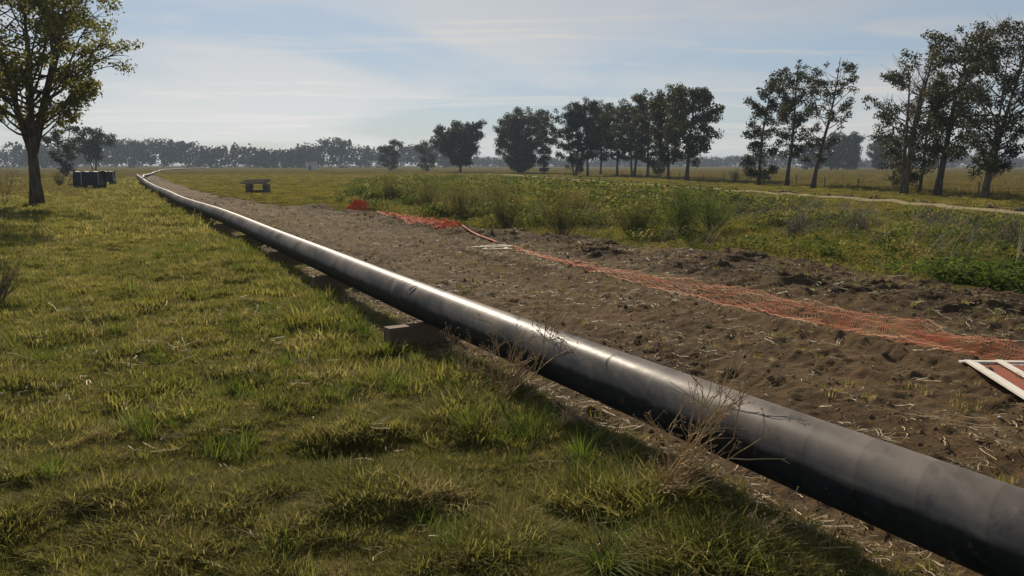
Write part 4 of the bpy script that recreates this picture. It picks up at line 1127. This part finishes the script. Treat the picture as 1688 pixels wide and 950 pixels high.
# ------------------------------------------------------------------ orange barrier net
def net_mesh(name, lo_pts, up_pts, nl, na, strand, lift, seed, crumple=0.05, fold=0.0):
    lo_pts, up_pts = np.array(lo_pts, float), np.array(up_pts, float)
    sl = np.linspace(0, 1, len(lo_pts)); su = np.linspace(0, 1, len(up_pts)); q = np.linspace(0, 1, nl)
    A = np.stack([np.interp(q, sl, lo_pts[:, i]) for i in range(2)], -1); B = np.stack([np.interp(q, su, up_pts[:, i]) for i in range(2)], -1)
    kk = np.hanning(13); kk /= kk.sum()
    sm = lambda a: np.stack([np.convolve(np.pad(a[:, i], 6, mode='edge'), kk, 'valid') for i in range(2)], -1)
    A, B = sm(A), sm(B)
    w = np.linspace(0, 1, na)[None, :, None]
    G = A[:, None] * (1 - w) + B[:, None] * w
    x, y = G[..., 0], G[..., 1]
    x = x + (fbm(x * 3, y * 3, 2, seed) - .5) * .10; y = y + (fbm(x * 3, y * 3, 2, seed + 9) - .5) * .10
    z = surf_z(x, y) + 0.015 + lift * np.maximum(fbm(x * 1.3, y * 1.3, 3, seed + 3) - .42, 0) * 2 + crumple * fbm(x * 7, y * 7, 2, seed + 5)
    if fold: z = z + fold
    N = np.stack([x, y, z], -1)
    Vs = []; Fs = []; o = 0
    def strip(line, wid):
        nonlocal o
        n = len(line); d = np.gradient(line, axis=0); s = np.stack([-d[:, 1], d[:, 0], 0 * d[:, 0]], -1); s /= np.linalg.norm(s, axis=1)[:, None] + 1e-9
        Vs.append(np.concatenate([line - s * wid / 2, line + s * wid / 2 + [0, 0, wid * .35]]))
        i = np.arange(n - 1); Fs.append(np.stack([i, i + 1, i + n + 1, i + n], -1) + o); o += 2 * n
    for j in range(na): strip(N[:, j], strand * (1.8 if j in (0, na - 1) else 1.0))
    up = np.array([0, 0, .004])
    for i in range(0, nl - 1):
        idx_ = np.clip(i + (np.arange(na) % 2), 0, nl - 1)
        strip(N[idx_, np.arange(na)] + up, strand * .9)
    V, F = np.concatenate(Vs), np.concatenate(Fs)
    return mesh_np(name, V, F, M['orange'])
n1 = link('barrier_net', net_mesh('barrier_net', [(0.12, 27.2), (.95, 24.2), (1.85, 21.5), (2.95, 18.9), (4.10, 16.0), (4.95, 13.6), (5.5, 12.9), (5.85, 12.1), (6.45, 11.5), (7.4, 10.6)],
          [(0.0, 28.3), (1.05, 25.0), (2.05, 22.4), (3.65, 19.5), (5.08, 17.2), (6.2, 15.4), (6.8, 14.3), (7.0, 13.1), (7.4, 11.9), (8.2, 11.0)], 230, 10, .0115, .14, 131))
n1.data.materials[0] = M['net']
tag(n1, 'long orange barrier net lying stretched along the bare soil', 'net')
n2 = link('barrier_net', net_mesh('barrier_net', [(-7.6, 46.6), (-6.2, 42.8), (-4.6, 37.9), (-3.4, 35.6), (-2.3, 34.2)], [(-7.0, 47.2), (-5.2, 42.4), (-3.6, 38.6), (-2.6, 36.6), (-2.0, 34.9)], 130, 11, .022, .26, 141, .07))
n2.data.materials[0] = M['orange_fresh']
tag(n2, 'crumpled red orange net heaped beside the far weeds', 'net')
# crumpled orange bundle
def bundle(label, pos, L, W, H, rz, seed):
    n = 40; a = np.linspace(-1, 1, n); A, B = np.meshgrid(a, a)
    rr = np.sqrt(A ** 2 + B ** 2)
    z = H * np.clip(1 - rr ** 2, 0, 1) ** .45 * (.62 + .30 * A) * (.45 + 1.1 * fbm(A * 1.9 + seed, B * 1.9, 3, seed)) + .30 * H * (1 - np.abs(2 * fbm(A * 3, B * 4, 2, seed + 1) - 1)) ** 3 * (1 - rr ** 2)
    z = np.where(rr > .98, -0.05, z)
    sq = 1 / np.maximum(1, rr)
    V = np.stack([A * sq * L / 2 * (1 + .2 * (fbm(A * 2, B * 2, 2, seed + 4) - .5)), B * sq * W / 2, z], -1)
    i = np.arange(n * n).reshape(n, n); F = np.stack([i[:-1, :-1], i[:-1, 1:], i[1:, 1:], i[1:, :-1]], -1).reshape(-1, 4)
    z0 = float(surf_z(np.array([pos[0]]), np.array([pos[1]]))[0])
    o = link('net_bundle', mesh_np('net_bundle', V, F, M['orange_fresh'], False), None, (pos[0], pos[1], z0 - .02)); o.rotation_euler = (0, 0, rz)
    tag(o, label, 'net bundle')
bundle('rolled orange net bundle lying farthest off by the weeds', (-9.0, 49.3), 1.7, 1.0, .80, .3, 3)
bundle('small red orange net heap with a pale scrap beside the weeds', (-2.75, 35.5), 1.0, .7, .30, .4, 8)
mb = MB(); tp_ = [(-2.0, 34.3), (-1.6, 33.3), (-1.2, 31.8), (-.85, 30.6), (-.55, 29.6)]
for a, b in zip(tp_[:-1], tp_[1:]):
    za, zb = (float(surf_z(np.array([q[0]]), np.array([q[1]]))[0]) + .06 for q in (a, b))
    mb.bar((a[0], a[1], za), (b[0], b[1], zb), .09, .01)
tag(link('net_tail', mb.mesh('net_tail', M['orange'])), 'thin twisted orange strip between red heap and pale boards', 'net')

# pale broken boards
zb = float(surf_z(np.array([-.6]), np.array([27.3]))[0])
root = thing('broken_pallet', 'pale broken boards lying flat at the far end of the long net', 'pallet', (-.6, 27.3, zb))
for i, (a, b, w, dz) in enumerate([((-.62, .05), (.55, .45), .14, .05), ((-.70, -.25), (.62, -.10), .15, .09), ((-.35, -.55), (.60, -.60), .13, .05), ((-.45, .45), (.40, .85), .12, .05), ((-.30, -.50), (-.20, .55), .10, .02), ((.35, -.60), (.45, .70), .10, .02)]):
    mb = MB(); mb.bar((*a, dz), (*b, dz + .02), w, .022); link('board', mb.mesh('board', M['pale_board']), root)

# white framed red sign lying on the soil
zs = float(surf_z(np.array([6.3, 6.6, 6.0, 6.9]), np.array([10.3, 10.9, 10.0, 10.6])).max()) - .02
root = thing('fallen_sign', 'fallen white framed red sign board lying on the soil at right edge', 'sign', (6.08, 11.12, zs + .0))
mb = MB()
def rail(a, b, w, z): m_ = MB(); m_.bar((*a, z), (*b, z), w, .025); return m_
dv_ = Vector((-.165, -1.0)).normalized()
def along(x0, d): return (x0 + dv_.x * d, dv_.y * d)
link('rail', rail((-.08, 0.0), (1.35, -.04), .075, .07).mesh('rail', M['white']), root)
link('slat', rail((.0, -.04), along(.0, 2.5), .085, .095).mesh('slat', M['white']), root)
link('slat', rail((.10, -.04), along(.10, 2.5), .05, .065).mesh('slat', M['white']), root)
link('slat', rail((.42, -.04), along(.42, 2.5), .085, .095).mesh('slat', M['white']), root)
link('slat', rail((1.25, -.08), along(1.25, 2.5), .085, .095).mesh('slat', M['white']), root)
link('rail', rail(along(-.05, 2.5), along(1.3, 2.5), .075, .07).mesh('rail', M['white']), root)
p_ = MB(); a_, b_, c_, d_ = (.10, -.06), (1.22, -.09), along(1.22, 2.42), along(.10, 2.42)
p_.add([(*a_, .035), (*b_, .035), (*c_, .035), (*d_, .035), (*a_, .050), (*b_, .050), (*c_, .050), (*d_, .050)],
       [(0, 1, 2, 3), (7, 6, 5, 4), (0, 4, 5, 1), (1, 5, 6, 2), (2, 6, 7, 3), (3, 7, 4, 0)])
pn = link('panel', p_.mesh('panel', M['red']), root)
st_ = MB(); arc = [Vector((.72 + .16 * math.cos(q), -.26 + .15 * math.sin(q), .053)) for q in np.linspace(-2.4, 2.0, 18)]
for a, b in zip(arc[:-1], arc[1:]): st_.bar(a, b, .045, .003)
link('lettering', st_.mesh('lettering', M['white']), pn)
st_ = MB()
for yy_ in (-.10, -.44):
    st_ = MB(); st_.bar((.55, yy_, .0535), (1.05, yy_ - .02, .0535), .04, .003)
    link('lettering', st_.mesh('lettering', M['white']), pn)

# ------------------------------------------------------------------ fence along the tree row
fpts = [(42.5, 50), (41.6, 60), (41.0, 66.5), (40.4, 74), (40.2, 81), (39.4, 88.5), (38.8, 96), (38.0, 104), (37.2, 112), (36.4, 120.5), (35.4, 129), (34.2, 138), (33.0, 148), (31.2, 160), (29.5, 172), (28.0, 186), (25.8, 202)]
fr = thing('wire_fence', 'old wire fence on wooden posts along the row of trees', 'fence', (fpts[2][0], fpts[2][1], 0))
fb = Vector((fpts[2][0], fpts[2][1], 0)); rn = random.Random(5); tops = []
for i, (x_, y_) in enumerate(fpts):
    z0 = float(ground_z(x_, y_)); h = 1.25 + rn.uniform(-.1, .15); mb = MB()
    tl = Vector((rn.gauss(0, .05), rn.gauss(0, .05), 0))
    mb.tube([Vector((x_, y_, z0 - .1)) - fb, Vector((x_, y_, z0 + h)) + tl - fb], [.075, .06], 7)
    link('post', mb.mesh('post', M['grey_timber']), fr); tops.append((Vector((x_, y_, z0)) - fb, h))
mb = MB(); a = tops[2][0]; mb.tube([a + Vector((1.25, -.9, -.02)), a + Vector((0, 0, 1.05))], .045, 6); link('brace', mb.mesh('brace', M['grey_timber']), fr)
for lv in (.3, .55, .8, 1.05):
    mb = MB(); mb.tube([p + Vector((0, 0, lv)) for p, h in tops], .005, 4); link('wire', mb.mesh('wire', M['wire']), fr)

# ------------------------------------------------------------------ things by the far pipe end
def trailer(label, pos, L, W, H, rz):
    z0 = float(ground_z(*pos)); root = thing('covered_trailer', label, 'trailer', (pos[0], pos[1], z0), rz, 'dark covered trailers')
    n = 14; rn = random.Random(int(L * 100))
    mb = MB(); mb.box((0, 0, .72), (L * .96, W * .96, .22)); link('chassis', mb.mesh('chassis', M['steel']), root)
    V = []; F = []
    prof = [(-.5, .45), (-.52, .8), (-.50, H * .80), (-.40, H * .97), (0, H), (.40, H * .98), (.5, H * .84), (.52, .8), (.5, .45)]
    for i in range(n):
        f = i / (n - 1); sg = 1 - .035 * math.sin(f * math.pi * 3) ** 2
        endk = .97 if i in (0, n - 1) else 1
        for (a, z) in prof: V.append(((f - .5) * L, a * W * endk, z * (sg if z > 1 else 1)))
    m = len(prof)
    for i in range(n - 1):
        for j in range(m - 1): F.append((i * m + j, i * m + j + 1, (i + 1) * m + j + 1, (i + 1) * m + j))
    F.append(tuple(range(m))); F.append(tuple(reversed(range((n - 1) * m, n * m))))
    mb = MB(); mb.add(V, F); link('tarpaulin', mb.mesh('tarpaulin', M['tarp'], True), root)
    for fx in (-.18, .46):
        mb = MB(); mb.tube([Vector((fx * L, a * W * 1.01, z * 1.005)) for a, z in prof], .03, 5); link('strap', mb.mesh('strap', M['strap']), root)
    for sx in (-.36, .36):
        for sy in (-1, 1):
            mb = MB(); mb.tube([(sx * L, sy * W * .46 - .11, .36), (sx * L, sy * W * .46 + .11, .36)], .36, 18)
            w_ = link('wheel', mb.mesh('wheel', M['rubber']), root)
            mb = MB(); mb.tube([(sx * L, sy * W * .46 - .118, .36), (sx * L, sy * W * .46 + .118, .36)], .19, 14); link('rim', mb.mesh('rim', M['steel']), w_)
    mb = MB(); mb.bar((-L * .48, 0, .62), (-L * .48 - 1.0, 0, .48), .10, .10); link('tow_bar', mb.mesh('tow_bar', M['steel']), root)
trailer('nearer dark tarpaulin covered trailer left of the far pipe end', (-47.6, 96.5), 2.9, 1.9, 2.05, .06)
trailer('smaller dark covered trailer behind the nearer one, by the pipe end', (-53.6, 113.5), 1.7, 1.5, 1.9, .3)
z0 = float(ground_z(-50.6, 99)); root = thing('leaning_panel', 'dark panel tilted on a prop left of the nearer trailer', 'panel', (-50.6, 99, z0), .2)
mb = MB(); mb.bar((.75, 0, 0), (-.35, 0, 2.0), 1.4, .06, Vector((1, 0, .4))); link('board', mb.mesh('board', M['grey_timber']), root)
mb = MB(); mb.tube([(-.9, 0, 0), (-.22, 0, 1.7)], .04, 6); link('prop', mb.mesh('prop', M['grey_timber']), root)

# timber crib standing on the strip
cx_, cy_ = -24.9, 83.8; z0 = float(surf_z(np.array([cx_]), np.array([cy_]))[0]) - .03
root = thing('timber_crib', 'stack of grey timbers like a low table beside the far strip', 'timber stack', (cx_, cy_, z0), .05)
for sx in (-.82, .82):
    for j in range(3):
        mb = MB(); mb.box((sx + random.uniform(-.04, .04), 0, .15 + .30 * j), (.40, 1.5, .285)); bevel(link('timber', mb.mesh('timber', M['grey_timber']), root), .015)
mb = MB(); mb.box((0, .45, .16), (1.2, .3, .3)); bevel(link('timber', mb.mesh('timber', M['grey_timber']), root), .015)
for j in range(6):
    mb = MB(); Rm = Matrix.Rotation(random.uniform(-.03, .03), 3, 'Z') @ Matrix.Rotation(-.02 * (j % 2), 3, 'Y')
    mb.box((-.12 + random.uniform(-.12, .12), -.72 + .29 * j, 1.0 + .055 * j), (2.5, .27, .13), Rm); bevel(link('beam', mb.mesh('beam', M['grey_timber']), root), .012)

# distant farm shed
z0 = 0.0; root = thing('farm_shed', 'tiny pale farm shed below the far wood', 'shed', (-112, 480, z0), .1)
mb = MB(); mb.box((0, 0, 1.5), (6, 4, 3.2)); link('wall', mb.mesh('wall', M['shed']), root)
mb = MB(); mb.add([(-3.3, -2.3, 3.05), (3.3, -2.3, 3.05), (3.3, 2.3, 3.05), (-3.3, 2.3, 3.05), (-3.3, 0, 4.3), (3.3, 0, 4.3)], [(3, 2, 1, 0), (0, 1, 5, 4), (2, 3, 4, 5), (0, 4, 3), (1, 2, 5)]); link('roof', mb.mesh('roof', M['shed_roof']), root)
mb = MB(); mb.box((-.8, -2.02, 1.1), (1.4, .06, 2.2)); link('door', mb.mesh('door', M['shed_roof']), root)

# ------------------------------------------------------------------ haze
mb = MB(); mb.box((0, 1400, 12.5), (9000, 5000, 28.0))
k = NT('haze_air')
pv = k.n('ShaderNodeVolumePrincipled')
pv.inputs['Color'].default_value = (0.66, 0.80, 0.98, 1)
pv.inputs['Density'].default_value = 0.00026
pv.inputs['Anisotropy'].default_value = 0.0
k.l(pv.outputs[0], k.out.inputs['Volume'])
hz = link('haze', mb.mesh('haze', k.m)); tag(hz, 'thin pale haze hanging over the plain', 'haze', None, 'stuff')
